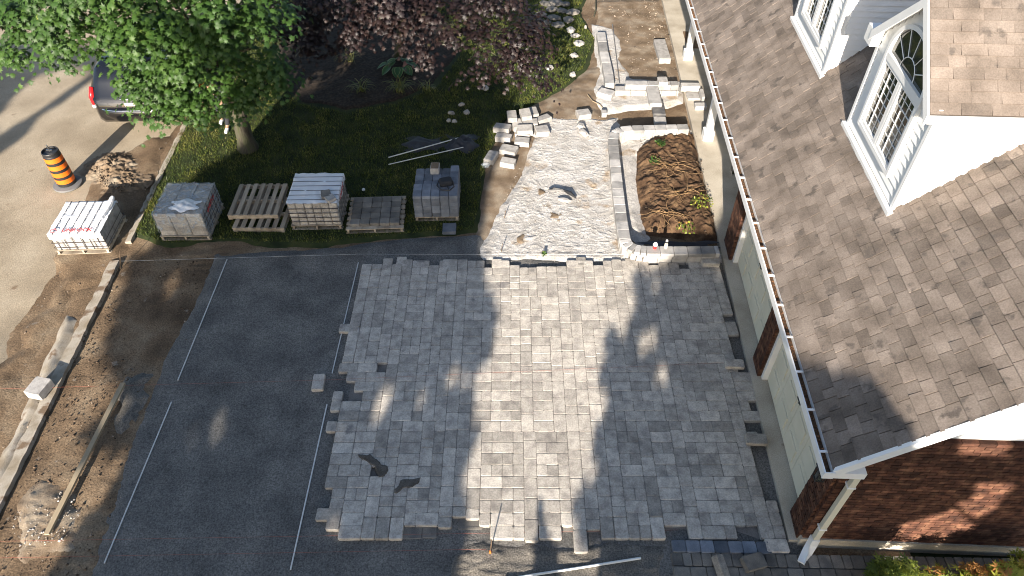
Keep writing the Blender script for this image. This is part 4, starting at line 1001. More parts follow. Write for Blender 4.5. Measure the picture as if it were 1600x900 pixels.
# ---- construction drum
p = G(107, 289, .04); dr = empty('traffic_drum', p, label='orange and black striped construction drum with grey rubber base on the road', category='traffic drum')
mb = MB(); mb.lathe((p.x, p.y, .04), [(.30, 0), (.32, .02), (.315, .055), (.24, .07), (.20, .075)], 36); obj('rubber_base', mb, M['rubber'], dr)
mb = MB(); prof = [(.205, .076), (.205, .14)]
mb.lathe((p.x, p.y, .04), [(.205, .076), (.203, .5), (.19, .87), (.182, .90), (.185, .90), (.185, .955), (.178, .975), (.165, .975), (.16, .94)], 36); obj('drum_body', mb, M['black'], dr)
for k in range(4):
    z0 = .16+k*.19; rr_ = lambda z: .207-.0025*min(z, .5)/.5-.0135*max(0, z-.5)/.37; mb = MB(); r0, r1 = rr_(z0), rr_(z0+.115)
    n = 36; mb.add([(p.x+r*math.cos(6.2832*i/n), p.y+r*math.sin(6.2832*i/n), .04+z) for r, z in ((r0, z0), (r1, z0+.115)) for i in range(n)], [(i, (i+1) % n, n+(i+1) % n, n+i) for i in range(n)]); obj('reflective_band', mb, M['orange'], dr)
mb = MB(); mb.tube([p+Vector((0, 0, .96)), p+Vector((-.0, .0, 1.12))], .014, 8); mb.box(p+Vector((0, 0, .985)), (.13, .03, .03)); obj('handle', mb, M['metal'], dr)

# ---- pallets
def pallet(par, fr_, w, d, z0, name='pallet', nsl=7, lean=0):
    """fr_(x,y,z) maps local to world; returns top height"""
    X, Y = fr_(1, 0, 0)-fr_(0, 0, 0), fr_(0, 1, 0)-fr_(0, 0, 0); ax = (X, Y, Zv)
    def b(nm, cx, cy, cz, sx, sy, sz, m='wood'):
        q = MB(); q.box(fr_(cx, cy, cz), (sx, sy, sz), ax=ax); obj(nm, q, M[m], par)
    for x in (-w/2+.05, 0, w/2-.05): b('stringer', x, 0, z0+.065, .04 if abs(x) < .1 else .045, d, .085)
    for y in (-d/2+.05, 0, d/2-.05): b('plank', 0, y, z0+.011, w, .09, .02)
    return ax, b
def frame(cx, cy, rz):
    ca, sa = math.cos(rz), math.sin(rz)
    return lambda x, y, z: Vector((cx+x*ca-y*sa, cy+x*sa+y*ca, z))
def stack(name, cx, cy, rz, w, d, h, label, nx, ny, nl, m='paver', wrap=None, straps=None, group='pallets of pavers', z0=.045, textop=None, cat='pallet of pavers', over=.03):
    fr_ = frame(cx, cy, rz); root = empty(name, (cx, cy, z0), label=label, category=cat, group=group)
    ax, b = pallet(root, fr_, w, d, z0)
    for i in range(7): b('plank', 0, -d/2+.05+i*(d-.1)/6, z0+.119, w, .1, .02)
    zt0 = z0+.131; hl = (h-.131)/nl; bx, by = (w-2*over)/nx, (d-2*over)/ny
    rest = MB(); me = [mkmesh('paver', paver_mesh(bx-.006, by-.006, hl-.004, 300+i, .009), M[m]) for i in range(4)]
    for l in range(nl):
        for i in range(nx):
            for j in range(ny):
                if 0 < i < nx-1 and 0 < j < ny-1 and l < nl-1: continue
                p = fr_(-w/2+over+bx*(i+.5)+random.uniform(-.003, .003), -d/2+over+by*(j+.5)+random.uniform(-.003, .003), zt0+l*hl)
                link('paver', random.choice(me), p, root, rz=rz)
    top = zt0+nl*hl
    return root, fr_, ax, top
def strapsX(root, fr_, ax, w, d, z0, top, us, hs, m='strap', front=True, over=.03):
    """vertical straps over the top at local x in us, horizontal ones at heights hs"""
    q = .012; W2, D2 = w/2-over+.018, d/2-over+.018
    for x in us:
        mb = MB(); mb.box(fr_(x, 0, top+.012), (q, 2*D2, .004), ax=ax)
        for s in (-1, 1): mb.box(fr_(x, s*D2, (top+z0)/2+.01), (q, .004, top-z0), ax=ax)
        obj('strap', mb, M[m], root)
    for z in hs:
        mb = MB()
        for s in (-1, 1): mb.box(fr_(0, s*(D2+.001), z), (2*W2, .004, q), ax=ax); mb.box(fr_(s*(W2+.001), 0, z), (.004, 2*D2, q), ax=ax)
        obj('strap', mb, M[m], root)
def strapsY(root, fr_, ax, w, d, z0, top, ys, m='strap', over=.03):
    W2 = w/2-over+.018
    for y in ys:
        mb = MB(); mb.box(fr_(0, y, top+.013), (2*W2, .012, .004), ax=ax)
        for s in (-1, 1): mb.box(fr_(s*W2, y, (top+z0)/2+.01), (.004, .012, top-z0), ax=ax)
        obj('strap', mb, M[m], root)
def sheet(root, fr_, w, d, top, drop, m, seed, over=.03, amp=.018, name='plastic_wrap', lift=0):
    """a draped sheet: top with wrinkles, edges hanging by drop (front, right, back, left)"""
    n = 26; mb = MB(); W2, D2 = w/2-over+.010, d/2-over+.010
    xs = np.linspace(-1, 1, n+1)
    def h(a, b): return float(np.abs(fbm(np.array([a*3+seed]), np.array([b*3+seed*2]), seed, 4))[0])*amp*2+.002
    idx = {}
    for j in range(n+1):
        for i in range(n+1):
            idx[(i, j)] = len(mb.v); e = .0
            mb.v.append(tuple(fr_(xs[i]*W2, xs[j]*D2, top+.004+h(xs[i], xs[j])))); mb.t.append(.5)
    for j in range(n):
        for i in range(n): mb.f.append((idx[(i, j)], idx[(i+1, j)], idx[(i+1, j+1)], idx[(i, j+1)]))
    edges = [([(i, 0) for i in range(n+1)], (0, -1), drop[0]), ([(n, j) for j in range(n+1)], (1, 0), drop[1]), ([(i, n) for i in range(n, -1, -1)], (0, 1), drop[2]), ([(0, j) for j in range(n, -1, -1)], (-1, 0), drop[3])]
    for ed, dr_, dp in edges:
        if dp <= 0: continue
        prev = [idx[e] for e in ed]
        for s in range(1, 5):
            cur = []
            for e in ed:
                a, b = xs[e[0]], xs[e[1]]; o_ = .004+abs(math.sin(9*a+7*b+seed+s*.5))*amp*.35
                dz = dp*s/4*(1+.30*math.sin(5*(a+b)+seed)*(s/4))
                cur.append(len(mb.v)); mb.v.append(tuple(fr_(a*W2+dr_[0]*o_, b*D2+dr_[1]*o_, top+.004-dz))); mb.t.append(.5)
            for k in range(n): mb.f.append((prev[k+1], prev[k], cur[k], cur[k+1]))
            prev = cur
    o = obj(name, mb, M[m], root, smooth=True); return o
# street pallet
rt, f_, ax, top = stack('paver_pallet', -9.14, 11.72, R(3), 1.12, 1.1, .56, 'square pallet of pavers strapped in black under white plastic at the road edge', 5, 4, 3, 'block', z0=.045)
sheet(rt, f_, 1.12, 1.1, top, (.12, .0, .05, .03), 'wrapwhite', 4, amp=.02)
strapsX(rt, f_, ax, 1.12, 1.1, .13, top+.012, [-.42, -.25, -.08, .09, .26, .43], [.24, .37], over=.03)
def textobj(s, size, p, ax, m, parent, name='printed_text', ext=.001):
    cu = bpy.data.curves.new(name, 'FONT'); cu.body = s; cu.size = size; cu.align_x = 'CENTER'; cu.align_y = 'CENTER'; cu.extrude = ext; cu.offset = .001
    t = bpy.data.objects.new('tmp', cu); col.objects.link(t); dg = bpy.context.evaluated_depsgraph_get(); me = bpy.data.meshes.new_from_object(t.evaluated_get(dg)); bpy.data.objects.remove(t)
    mt = Matrix((ax[0], ax[1], ax[2])).transposed().to_4x4(); me.transform(mt); me.materials.clear(); me.materials.append(m); me.name = name
    return link(name, me, p, parent)
X_ = f_(1, 0, 0)-f_(0, 0, 0); Y_ = f_(0, 1, 0)-f_(0, 0, 0)
textobj('UNILOCK', .14, f_(.06, -.46, top+.045), (X_, Y_, Zv), M['redink'], rt)
mb = MB(); mb.tube([f_(-.42+.06*math.cos(a), -.46+.06*math.sin(a), top+.045) for a in np.linspace(0, 5.2, 12)], .006, 5); obj('printed_logo', mb, M['redink'], rt)
mb = MB(); mb.tube([f_(.42, -.1, top+.03), f_(.47, .3, top+.05), f_(.49, .5, top+.10), f_(.5, .54, top+.12)], [.05, .06, .05, .03], 8); obj('wrap_fold', mb, M['wrapwhite'], rt)
# clear wrapped pallet
rt, f_, ax, top = stack('paver_pallet', -7.08, 12.16, R(1), 1.08, 1.12, .72, 'tall pallet of grey stone under clear stretch wrap at the lawn corner', 3, 4, 5, 'paver', z0=.05)
sheet(rt, f_, 1.08, 1.12, top, (.42, .55, .5, .4), 'wrapclear', 6, amp=.012)
for k, (a, b) in enumerate((((-.5, -.5), (.5, .3)), ((-.5, .2), (.3, -.54)), ((-.2, .54), (.52, -.2)), ((-.52, -.1), (.1, .54)), ((-.52, .35), (.52, -.45)), ((-.1, .54), (-.52, -.4)))):
    mb = MB(); mb.tube([f_(a[0], a[1], top+.03), f_((a[0]+b[0])/2, (a[1]+b[1])/2, top+.034), f_(b[0], b[1], top+.03)], .007, 5); obj('wrap_strand', mb, M['wrapclear'], rt)
strapsY(rt, f_, ax, 1.08, 1.12, .2, top+.01, [], over=.03)
W2 = 1.08/2-.012
for y in (-.4, -.2, 0, .2, .4): q = MB(); q.box(f_(W2+.004, y, .5), (.004, .012, .6), ax=ax); obj('strap', q, M['strap'], rt)
for z in (.28, .4, .52, .64): q = MB(); q.box(f_(W2+.006, 0, z), (.004, 1.06, .012), ax=ax); obj('strap', q, M['strap'], rt)
textobj('UNILOCK', .13, f_(W2+.012, 0, .63), (Y_, Zv, X_), M['redink'], rt)
c2 = crumple('wrap_bunch', f_(.12, -.28, top+.02), .55, .38, .07, 'wrapwhite', None, None, 4); c2.parent = rt; c2.location = WL[c2.name]-wl(rt)
# white topped pallet with horizontal straps
rt, f_, ax, top = stack('paver_pallet', -4.30, 12.50, R(1), 1.12, 1.10, .72, 'tall pallet of pavers with white plastic top and black straps beside the empty pallets', 6, 4, 5, 'paver', z0=.05)
sheet(rt, f_, 1.12, 1.10, top, (.0, .16, .08, .06), 'wrapwhite', 9, amp=.022)
strapsY(rt, f_, ax, 1.12, 1.10, .17, top+.015, [-.42, -.26, -.1, .06, .22, .38])
D2 = 1.10/2-.012
for z in (.28, .40, .52, .64): q = MB(); q.box(f_(0, -D2-.004, z), (1.1, .004, .014), ax=ax); obj('strap', q, M['strap'], rt); q = MB(); q.box(f_(1.12/2-.008, 0, z), (.004, 1.06, .012), ax=ax); obj('strap', q, M['strap'], rt)
textobj('UNILOCK', .14, f_(1.12/2-.004, .05, .69), (Y_, Zv, X_), M['redink'], rt)
px_, py_ = f_(.28, -.28, 0), f_(.40, -.42, 0)
def onpal(p, z, w, d, h, rz, m, label, name='loose_paver', cat='paver', group='loose pavers'):
    return link(name, mkmesh(name, paver_mesh(w, d, h, int(p.x*100)), M[m]), (p.x, p.y, z), None, rz=rz, label=label, category=cat, group=group)
onpal(px_, top+.03, .2, .24, .06, .25, 'oldpaver', 'brown paver sample lying on the white plastic pallet top')
onpal(py_, top+.03, .2, .2, .06, .6, 'block', 'light paver sample on the front corner of the white topped pallet')
# low pallet with one layer
rt, f_, ax, top = stack('paver_pallet', -3.03, 12.40, R(3), 1.26, 1.12, .205, 'low wooden pallet holding a single layer of brown square pavers', 5, 5, 1, 'oldpaver', z0=.05, over=.09)
# blue grey stack
rt, f_, ax, top = stack('paver_pallet', -1.68, 12.80, R(1), .98, 1.12, .64, 'stack of blue grey pavers with a bag on top beside the gravel', 5, 5, 5, 'blue', z0=.05, over=.0)
me5 = [mkmesh('paver', paver_mesh(.19, .22, .07, 700+i), M['blue']) for i in range(3)]
for i in range(5):
    for j in range(5):
        if (i < 3 and j in (0, 1)) or (j == 0) or (i == 4) or (i in (1, 3) and j == 1): link('paver', me5[(i+j) % 3], f_(-.49+.098+.196*i, -.56+.112+.224*j, top), rt, rz=R(1))
p = f_(-.05, .44, 0); onpal(p, top+.002, .2, .26, .15, 0, 'block', 'yellow patterned box standing at the back of the blue grey stack', 'small_box', 'box', None)
bx = link('printed_front', mkmesh('printed_front', MB().box((0, 0, 0), (.17, .22, .006)), M['dirtlight']), (p.x, p.y, top+.157), bpy.data.objects['small_box'])
c = f_(.22, -.12, top+.075); mb = MB()
mb.box(c+Zv*.06, (.28, .22, .12), rz=.3, bev=.03); o = obj('tool_bag', mb, M['cloth'], label='black bag with looped strap on the blue grey paver stack', category='bag')
mb = MB(); mb.tube([c+Vector((-.16, .05, .04)), c+Vector((-.19, -.12, .03)), c+Vector((-.08, -.25, .02)), c+Vector((.1, -.27, .02)), c+Vector((.19, -.15, .03)), c+Vector((.15, .03, .05))], .013, 6); mb.tube([c+Vector((-.02, -.05, .05)), c+Vector((.08, -.22, .02))], .012, 6); obj('shoulder_strap', mb, M['black'], o)
slabthing('loose_paver', 702, 355, .05, .08, .3, .3, .02, 'blue', 'single blue grey paver on the grass in front of the bagged stack', 'paver', 'loose pavers')
# empty pallets
def emptypallet(cx, cy, rz, w, d, z0, label):
    f2 = frame(cx, cy, rz); root = empty('wooden_pallet', (cx, cy, z0), label=label, category='pallet', group='empty wooden pallets')
    X, Y = f2(1, 0, 0)-f2(0, 0, 0), f2(0, 1, 0)-f2(0, 0, 0); ax = (X, Y, Zv)
    for y in (-d/2+.03, 0, d/2-.03): q = MB(); q.box(f2(0, y, z0+.06), (w, .045, .09), ax=ax); obj('stringer', q, M['wood'], root)
    for i in range(7): q = MB(); q.box(f2(-w/2+.05+i*(w-.1)/6, random.uniform(-.01, .01), z0+.117), (.095, d, .02), rz=0, ax=ax); obj('plank', q, M['wood'], root)
    for x in (-w/2+.05, 0, w/2-.05): q = MB(); q.box(f2(x, 0, z0+.007), (.09, d, .015), ax=ax); obj('plank', q, M['wood'], root)
emptypallet(-5.55, 12.42, R(-1), 1.14, 1.1, .05, 'lower empty slatted pallet sticking out under the other one')
emptypallet(-5.73, 12.72, R(1), 1.1, 1.12, .18, 'upper empty grey slatted pallet on top of the other one')

# ================================================================== TREES
def lobes(name, L_, per, size, m, parent, tpl=MAPLE, seed=0, up=.9, tonef=None):
    Ps, Ns, Ts = [], [], []
    for (c, r) in L_:
        n = int(per*r*r); k = 9
        # sub tufts on the lobe
        nt_ = max(8, int(26*r*r)); d = rng.normal(size=(nt_, 3)); d[:, 2] = np.abs(d[:, 2])*.9-.25; d /= np.linalg.norm(d, axis=1, keepdims=True)
        tc = np.array(c)+d*r*rng.uniform(.55, 1.05, (nt_, 1))*np.array([1, 1, .75])
        w = rng.integers(0, nt_, n); o = rng.normal(size=(n, 3))*np.array([.17, .17, .085])
        P = tc[w]+o; P[:, 2] -= (o[:, 0]**2+o[:, 1]**2)*1.6
        Nn = d[w]*.55+np.array([0, -.12, up])+o*2.0+rng.normal(size=(n, 3))*.28
        Ps.append(P); Ns.append(Nn); Ts.append(np.clip(.45+(rng.random(nt_)[w]-.5)*.4+rng.normal(0, .16, n), 0, .92)+(rng.random(n) < .006)*.3)
    P = np.concatenate(Ps); return leaves(name, P, np.concatenate(Ns), size, tpl, m, np.clip(np.concatenate(Ts), 0, 1), parent, kind='stuff')
def trunkmesh(base, L_, r0, h, lean=(0, 0), nb=12, roots=True):
    mb = MB(); b = Vector(base); t = b+Vector((lean[0], lean[1], h))
    mid = b+(t-b)*.5+Vector((.05, 0, 0))
    mb.tube([b-Zv*.1, b+Zv*.08, b+Zv*.3, mid, t], [r0*1.5, r0*1.35, r0*1.05, r0*.92, r0*.8], 14)
    for (c, r) in random.sample(L_, min(nb, len(L_))):
        c = Vector(c); m1 = t+(c-t)*.4+Vector((random.uniform(-.2, .2), random.uniform(-.2, .2), .25)); mb.tube([t-Zv*.15, m1, t+(c-t)*.75, c], [r0*.45, r0*.3, r0*.16, r0*.06], 7)
    return mb
# green maple
GL = []
for (u, v, z, r) in ((25, 30, 4.2, .75), (70, 15, 4.8, .8), (50, 62, 3.6, .6), (110, 55, 3.7, .75), (150, 20, 4.7, .9), (172, 82, 3.4, .62), (210, 40, 4.5, .85), (235, 95, 3.5, .8), (238, 125, 3.0, .55), (265, 45, 4.3, .8),
                     (285, 150, 2.6, .62), (268, 138, 2.75, .42), (262, 160, 2.5, .45), (320, 60, 4.2, .8), (330, 120, 3.0, .7), (365, 40, 4.6, .8), (392, 75, 3.7, .62), (360, 150, 2.6, .6), (405, 125, 3.0, .65), (345, 5, 5.2, .8), (408, 20, 4.6, .55), (270, 0, 5.4, .9),
                     (290, 95, 3.8, .6), (20, 85, 3.0, .40), (428, 112, 3.2, .38), (200, 128, 3.0, .33), (228, 150, 2.7, .33), (258, 172, 2.5, .34), (305, 178, 2.4, .38), (262, 120, 3.1, .5), (5, 10, 4.4, .6), (130, -30, 5.4, 1.0), (340, -50, 5.6, .9)):
    GL.append((tuple(G(u, v, z)), r))
for k in range(16):
    a = random.uniform(0, 6.28); GL.append(((-7.5+math.cos(a)*1.8, 15.9+math.sin(a)*2.0, random.uniform(4.6, 6.4)), 1.05))
p = G(388, 232, .05); tr = empty('maple_tree', p, label='large green leafed maple with thick trunk on the lawn by the road', category='tree')
obj('trunk', trunkmesh(p, GL, .19, 2.3, (-.1, .15), 16), M['bark'], tr, smooth=True)
lobes('crown', GL, 1050, .145, M['leafA'], tr)
# purple maple
PL = []
for (u, v, z, r) in ((440, 12, 3.4, .7), (470, 50, 2.9, .6), (500, 78, 2.5, .45), (530, 22, 3.3, .65), (560, 50, 2.9, .6), (600, 20, 3.3, .6), (640, 38, 3.0, .7), (655, 75, 2.4, .5), (672, 88, 2.1, .3), (690, 15, 3.5, .75), (720, 50, 2.9, .6), (745, 20, 3.2, .7), (770, 70, 2.5, .65), (800, 45, 2.7, .6),
                     (800, 100, 2.0, .5), (826, 85, 2.2, .5), (835, 118, 1.8, .35), (745, 105, 1.9, .36), (610, -15, 4, .9), (700, -30, 4.2, .9), (780, -10, 3.4, .7), (520, -20, 4, .9), (430, 55, 2.8, .5), (820, 30, 2.7, .4), (812, 55, 2.6, .5), (834, 62, 2.4, .36)):
    PL.append((tuple(G(u, v, z)), r))
for k in range(12):
    a = random.uniform(0, 6.28); PL.append(((-3.0+math.cos(a)*2.2, 19.3+math.sin(a)*1.8, random.uniform(3.6, 5)), 1.1))
p = Vector((-3.3, 19.6, .05)); tr = empty('purple_maple', p, label='purple leafed maple arching over the planting bed at the top', category='tree')
obj('trunk', trunkmesh(p, PL, .14, 1.9, (.2, -.3), 16), M['bark'], tr, smooth=True)
lobes('crown', PL, 800, .145, M['leafB'], tr)
# hosta
p = G(623, 108, .1); ho = empty('hosta', p, label='green hosta with pale leaf margins beneath the purple maple', category='hosta')
for k in range(16):
    a = k/16*6.28*2.0+random.uniform(-.2, .2); rr = .16 if k < 6 else .36; q = p+Vector((math.cos(a)*rr*1.25, math.sin(a)*rr, .24 if k < 6 else .14)); s = random.uniform(.26, .34)
    d = Vector((math.cos(a), math.sin(a), -.35)).normalized(); n = Vector((-math.sin(a), math.cos(a), 0)); up = d.cross(n); up = -up if up.z < 0 else up
    prof = [(0, .04), (.12, .30), (.35, .40), (.65, .32), (.88, .14), (1, 0)]; mb = MB(); vs = []; tn = []
    for t, w in prof: 
        for sg, q2 in ((-1, 1), (-.72, 1), (0, 0), (.72, 1), (1, 1)): vs.append(q+d*(t-.4)*s*1.1+n*w*sg*s+up*(abs(sg)*w*s*.25-.05*t*t)); tn.append(1.0 if abs(sg) == 1 else .3)
    fs = [(i*5+j, i*5+j+1, i*5+6+j, i*5+5+j) for i in range(5) for j in range(4)]
    mb.v = [tuple(x) for x in vs]; mb.f = fs; mb.t = tn; obj('leaf', mb, M['hosta'], ho)
def grassclump(u, v, n, ln, label, m='grass', tone=.7):
    p = G(u, v, .08); mb = MB()
    for k in range(n):
        a = random.uniform(0, 6.28); l = ln*random.uniform(.6, 1.1); q = p+Vector((random.uniform(-.1, .1), random.uniform(-.1, .1), 0)); d = Vector((math.cos(a), math.sin(a), 0)); nn = Vector((-d.y, d.x, 0))*.009
        P = [q, q+d*l*.3+Zv*l*.5, q+d*l*.7+Zv*l*.55, q+d*l+Zv*l*.3]
        vs = []
        for i, x in enumerate(P): f = (1, .9, .6, .05)[i]; vs += [x-nn*f, x+nn*f]
        mb.add(vs, [(0, 1, 3, 2), (2, 3, 5, 4), (4, 5, 7, 6)], min(1, max(0, random.gauss(tone, .2))))
    obj('daylily', mb, M[m], label=label, category='plant', group='grassy plants in the mulch bed')
grassclump(565, 142, 34, .45, 'loose arching daylily clump with yellow blades in the dark bed'); grassclump(625, 142, 60, .5, 'bushy daylily clump right under the hosta'); grassclump(668, 140, 30, .4, 'small grassy clump at the right end of the dark bed'); grassclump(548, 95, 26, .5, 'dry brown grassy clump left of the hosta', tone=.95)
# shrub bottom right
def shrub(name, cx, cy, base, hgt, rad, n, label, tone0):
    root = empty(name, (cx, cy, base), label=label, category='shrub', group='yellow green shrubs at the bottom right'); st = MB(); P = []; N_ = []; T = []
    for k in range(22):
        a = random.uniform(0, 6.28); rr = rad*random.random()**.5; top_ = Vector((cx+math.cos(a)*rr, cy+math.sin(a)*rr*.6, base+hgt*random.uniform(.6, 1)*(1-.35*rr/rad)))
        st.tube([Vector((cx, cy, base)), Vector((cx+math.cos(a)*rr*.5, cy+math.sin(a)*rr*.4, base+hgt*.4)), top_], [.012, .008, .004], 5)
        tn = random.random()
        for j in range(n):
            t = random.random()**.6; q = Vector((cx, cy, base)).lerp(top_, t)+Vector((random.gauss(0, .05), random.gauss(0, .05), random.gauss(0, .05))); P.append(q); N_.append((random.gauss(0, .4), random.gauss(-.1, .4), 1)); T.append(min(1, max(0, tone0+.15+(t-.7)*.6+(tn-.5)*.5+random.gauss(0, .12))))
    obj('stems', st, M['bark'], root); leaves('foliage', np.array(P), np.array(N_), .15, LANCE, M['leafD'], np.array(T), root, kind='stuff')
shrub('garden_shrub', 5.25, 4.02, .02, 1.25, .42, 40, 'dark green shrub with yellow tips, leftmost of the row by the brick wall', .25)
shrub('garden_shrub', 5.95, 3.9, .02, 1.05, .35, 30, 'low yellow green shrub with a red tip, second of the row', .5)
shrub('garden_shrub', 6.55, 3.98, .02, 1.3, .38, 36, 'bright yellow green shrub, third of the row by the brick wall', .65)
shrub('garden_shrub', 7.1, 4.02, .02, 1.5, .40, 40, 'tall yellow green shrub with orange tips at the right edge', .65)

# ================================================================== MINIVAN
def van():
    L0 = G(150, 180, .45); cx, y0 = -9.50, 15.75; rzv = R(2)
    root = empty('minivan', (cx, y0, .035), label='dark minivan parked on the road under the maple, rear facing the camera', category='minivan')
    ca, sa = math.cos(rzv), math.sin(rzv)
    T_ = lambda x, y, z: Vector((cx+x*ca-y*sa, y0+x*sa+y*ca, z+.035))
    # cross sections along the length: (y, half width, z bottom, z belt, z top, top half width)
    S = [(0.0, .86, .42, .78, .95, .80), (.08, .96, .30, .85, 1.02, .88), (.22, .99, .26, .98, 1.30, .84), (.42, 1.0, .25, 1.0, 1.66, .76), (.7, 1.0, .25, 1.0, 1.74, .74), (2.2, 1.0, .25, 1.0, 1.76, .74), (3.2, 1.0, .25, 1.0, 1.70, .72), (3.9, .99, .25, .98, 1.18, .78), (4.6, .96, .26, .86, .98, .74), (5.05, .80, .30, .68, .76, .66)]
    mb = MB(); n = 12
    for (y, hw, zb, zm, zt_, tw) in S:
        half = [(hw*.9, zb), (hw, zb+.1), (hw, (zb+zm)/2), (hw*.985, zm), ((hw*.985+tw)/2+.02, (zm+zt_)/2+.05), (tw, zt_-.06), (tw*.82, zt_)]
        ring = [T_(x, y, z) for x, z in half]+[T_(-x, y, z) for x, z in reversed(half)]
        mb.v += [tuple(q) for q in ring]; mb.t += [.5]*len(ring)
    k = 14
    for i in range(len(S)-1):
        for j in range(k): q = (j+1) % k; mb.f.append((i*k+j, i*k+q, i*k+k+q, i*k+k+j))
    mb.f.append(tuple(range(k-1, -1, -1))); mb.f.append(tuple(range((len(S)-1)*k, len(S)*k)))
    obj('body', mb, M['carpaint'], root, smooth=True)
    def patch(nm, P, m, th=.01):
        q = MB(); V = [T_(*a) for a in P]; nn = (V[1]-V[0]).cross(V[2]-V[0]).normalized()
        q.add(V+[v-nn*th for v in V], [tuple(range(len(V))), tuple(range(2*len(V)-1, len(V)-1, -1))]+[(i, i+len(V), (i+1) % len(V)+len(V), (i+1) % len(V)) for i in range(len(V))]); obj(nm, q, M[m], root)
    # rear hatch: window, light, bumper, chrome strip, plate recess, badge
    patch('rear_window', [(-.70, .25, 1.16), (.70, .25, 1.16), (.66, .40, 1.60), (-.66, .40, 1.60)], 'glass')
    for s in (-1, 1):
        q = MB(); q.tube([T_(s*.97, .12, .80), T_(s*.955, .14, .98), T_(s*.91, .22, 1.22)], [.05, .075, .05], 8); o = obj('tail_light', q, M['red'], root, smooth=True)
        q = MB(); q.tube([T_(s*.97, .08, .72), T_(s*.97, .10, .79)], [.04, .05], 8); obj('reverse_lens', q, M['white'], o)
    q = MB(); V = []
    for z, off in ((.36, .0), (.52, -.10), (.68, -.12), (.74, -.04)):
        for t in np.linspace(-1, 1, 15): V.append(T_(t*.99*(1-.02*(z > .7)), off+.30*abs(t)**4, z))
    q.v = [tuple(v) for v in V]; q.t = [.5]*len(V); q.f = [(r*15+i, r*15+i+1, r*15+16+i, r*15+15+i) for r in range(3) for i in range(14)]
    n0 = len(q.v); q.v += [tuple(T_(t*.95, .1+.30*abs(t)**4, .74)) for t in np.linspace(-1, 1, 15)]; q.t += [.5]*15; q.f += [(45+i, 46+i, n0+i+1, n0+i) for i in range(14)]
    obj('bumper', q, M['carpaint'], root, smooth=True)
    q = MB(); q.tube([T_(t*.78, -.105+.30*abs(t*.8)**4, .715) for t in np.linspace(-1, 1, 15)], .014, 6); obj('chrome_strip', q, M['chrome'], root)
    patch('number_plate', [(-.16, -.02, .80), (.16, -.02, .80), (.16, .02, .93), (-.16, .02, .93)], 'cream'); 
    q = MB(); q.tube([T_(-.22, .0, .98), T_(.22, .0, .98)], .02, 6); obj('hatch_handle', q, M['chrome'], root)
    q = MB(); q.box(T_(-.66, .03, .93), (.22, .012, .02)); obj('badge', q, M['chrome'], root)
    q = MB(); q.tube([T_(-.80, .02, .99), T_(.8, .02, .99)], .004, 4); obj('hatch_seam', q, M['black'], root)
    for s in (-1, 1):
        for a, b in ((.6, 1.7), (1.8, 2.7), (2.8, 3.6)): patch('side_window', [(s*.985, a, 1.06), (s*.985, b, 1.06), (s*.80, b-.05, 1.55), (s*.80, a+.05, 1.55)], 'glass', -.01 if s < 0 else .01)
        for y in (.95, 4.05):
            w = MB(); c = T_(s*.90, y, .33); w.v = []; n = 20
            for x in (-.11, .11):
                for rr in (.33,): w.v += [tuple(c+Vector((x, rr*math.cos(6.283*i/n), rr*math.sin(6.283*i/n)))) for i in range(n)]
            w.t = [.5]*len(w.v); w.f = [(i, (i+1) % n, n+(i+1) % n, n+i) for i in range(n)]+[tuple(range(n)), tuple(range(2*n-1, n-1, -1))]
            wo = obj('wheel', w, M['rubber'], root)
            h = MB(); h.v = [tuple(c+Vector((x*s, .2*math.cos(6.283*i/n), .2*math.sin(6.283*i/n)))) for x in (.10, .118) for i in range(n)]; h.t = [.5]*len(h.v); h.f = [(i, (i+1) % n, n+(i+1) % n, n+i) for i in range(n)]+[tuple(range(n, 2*n))]; obj('rim', h, M['metal'], wo)
    patch('windscreen', [(-.70, 3.24, 1.62), (.70, 3.24, 1.62), (.76, 3.88, 1.17), (-.76, 3.88, 1.17)], 'glass', -.012)
van()

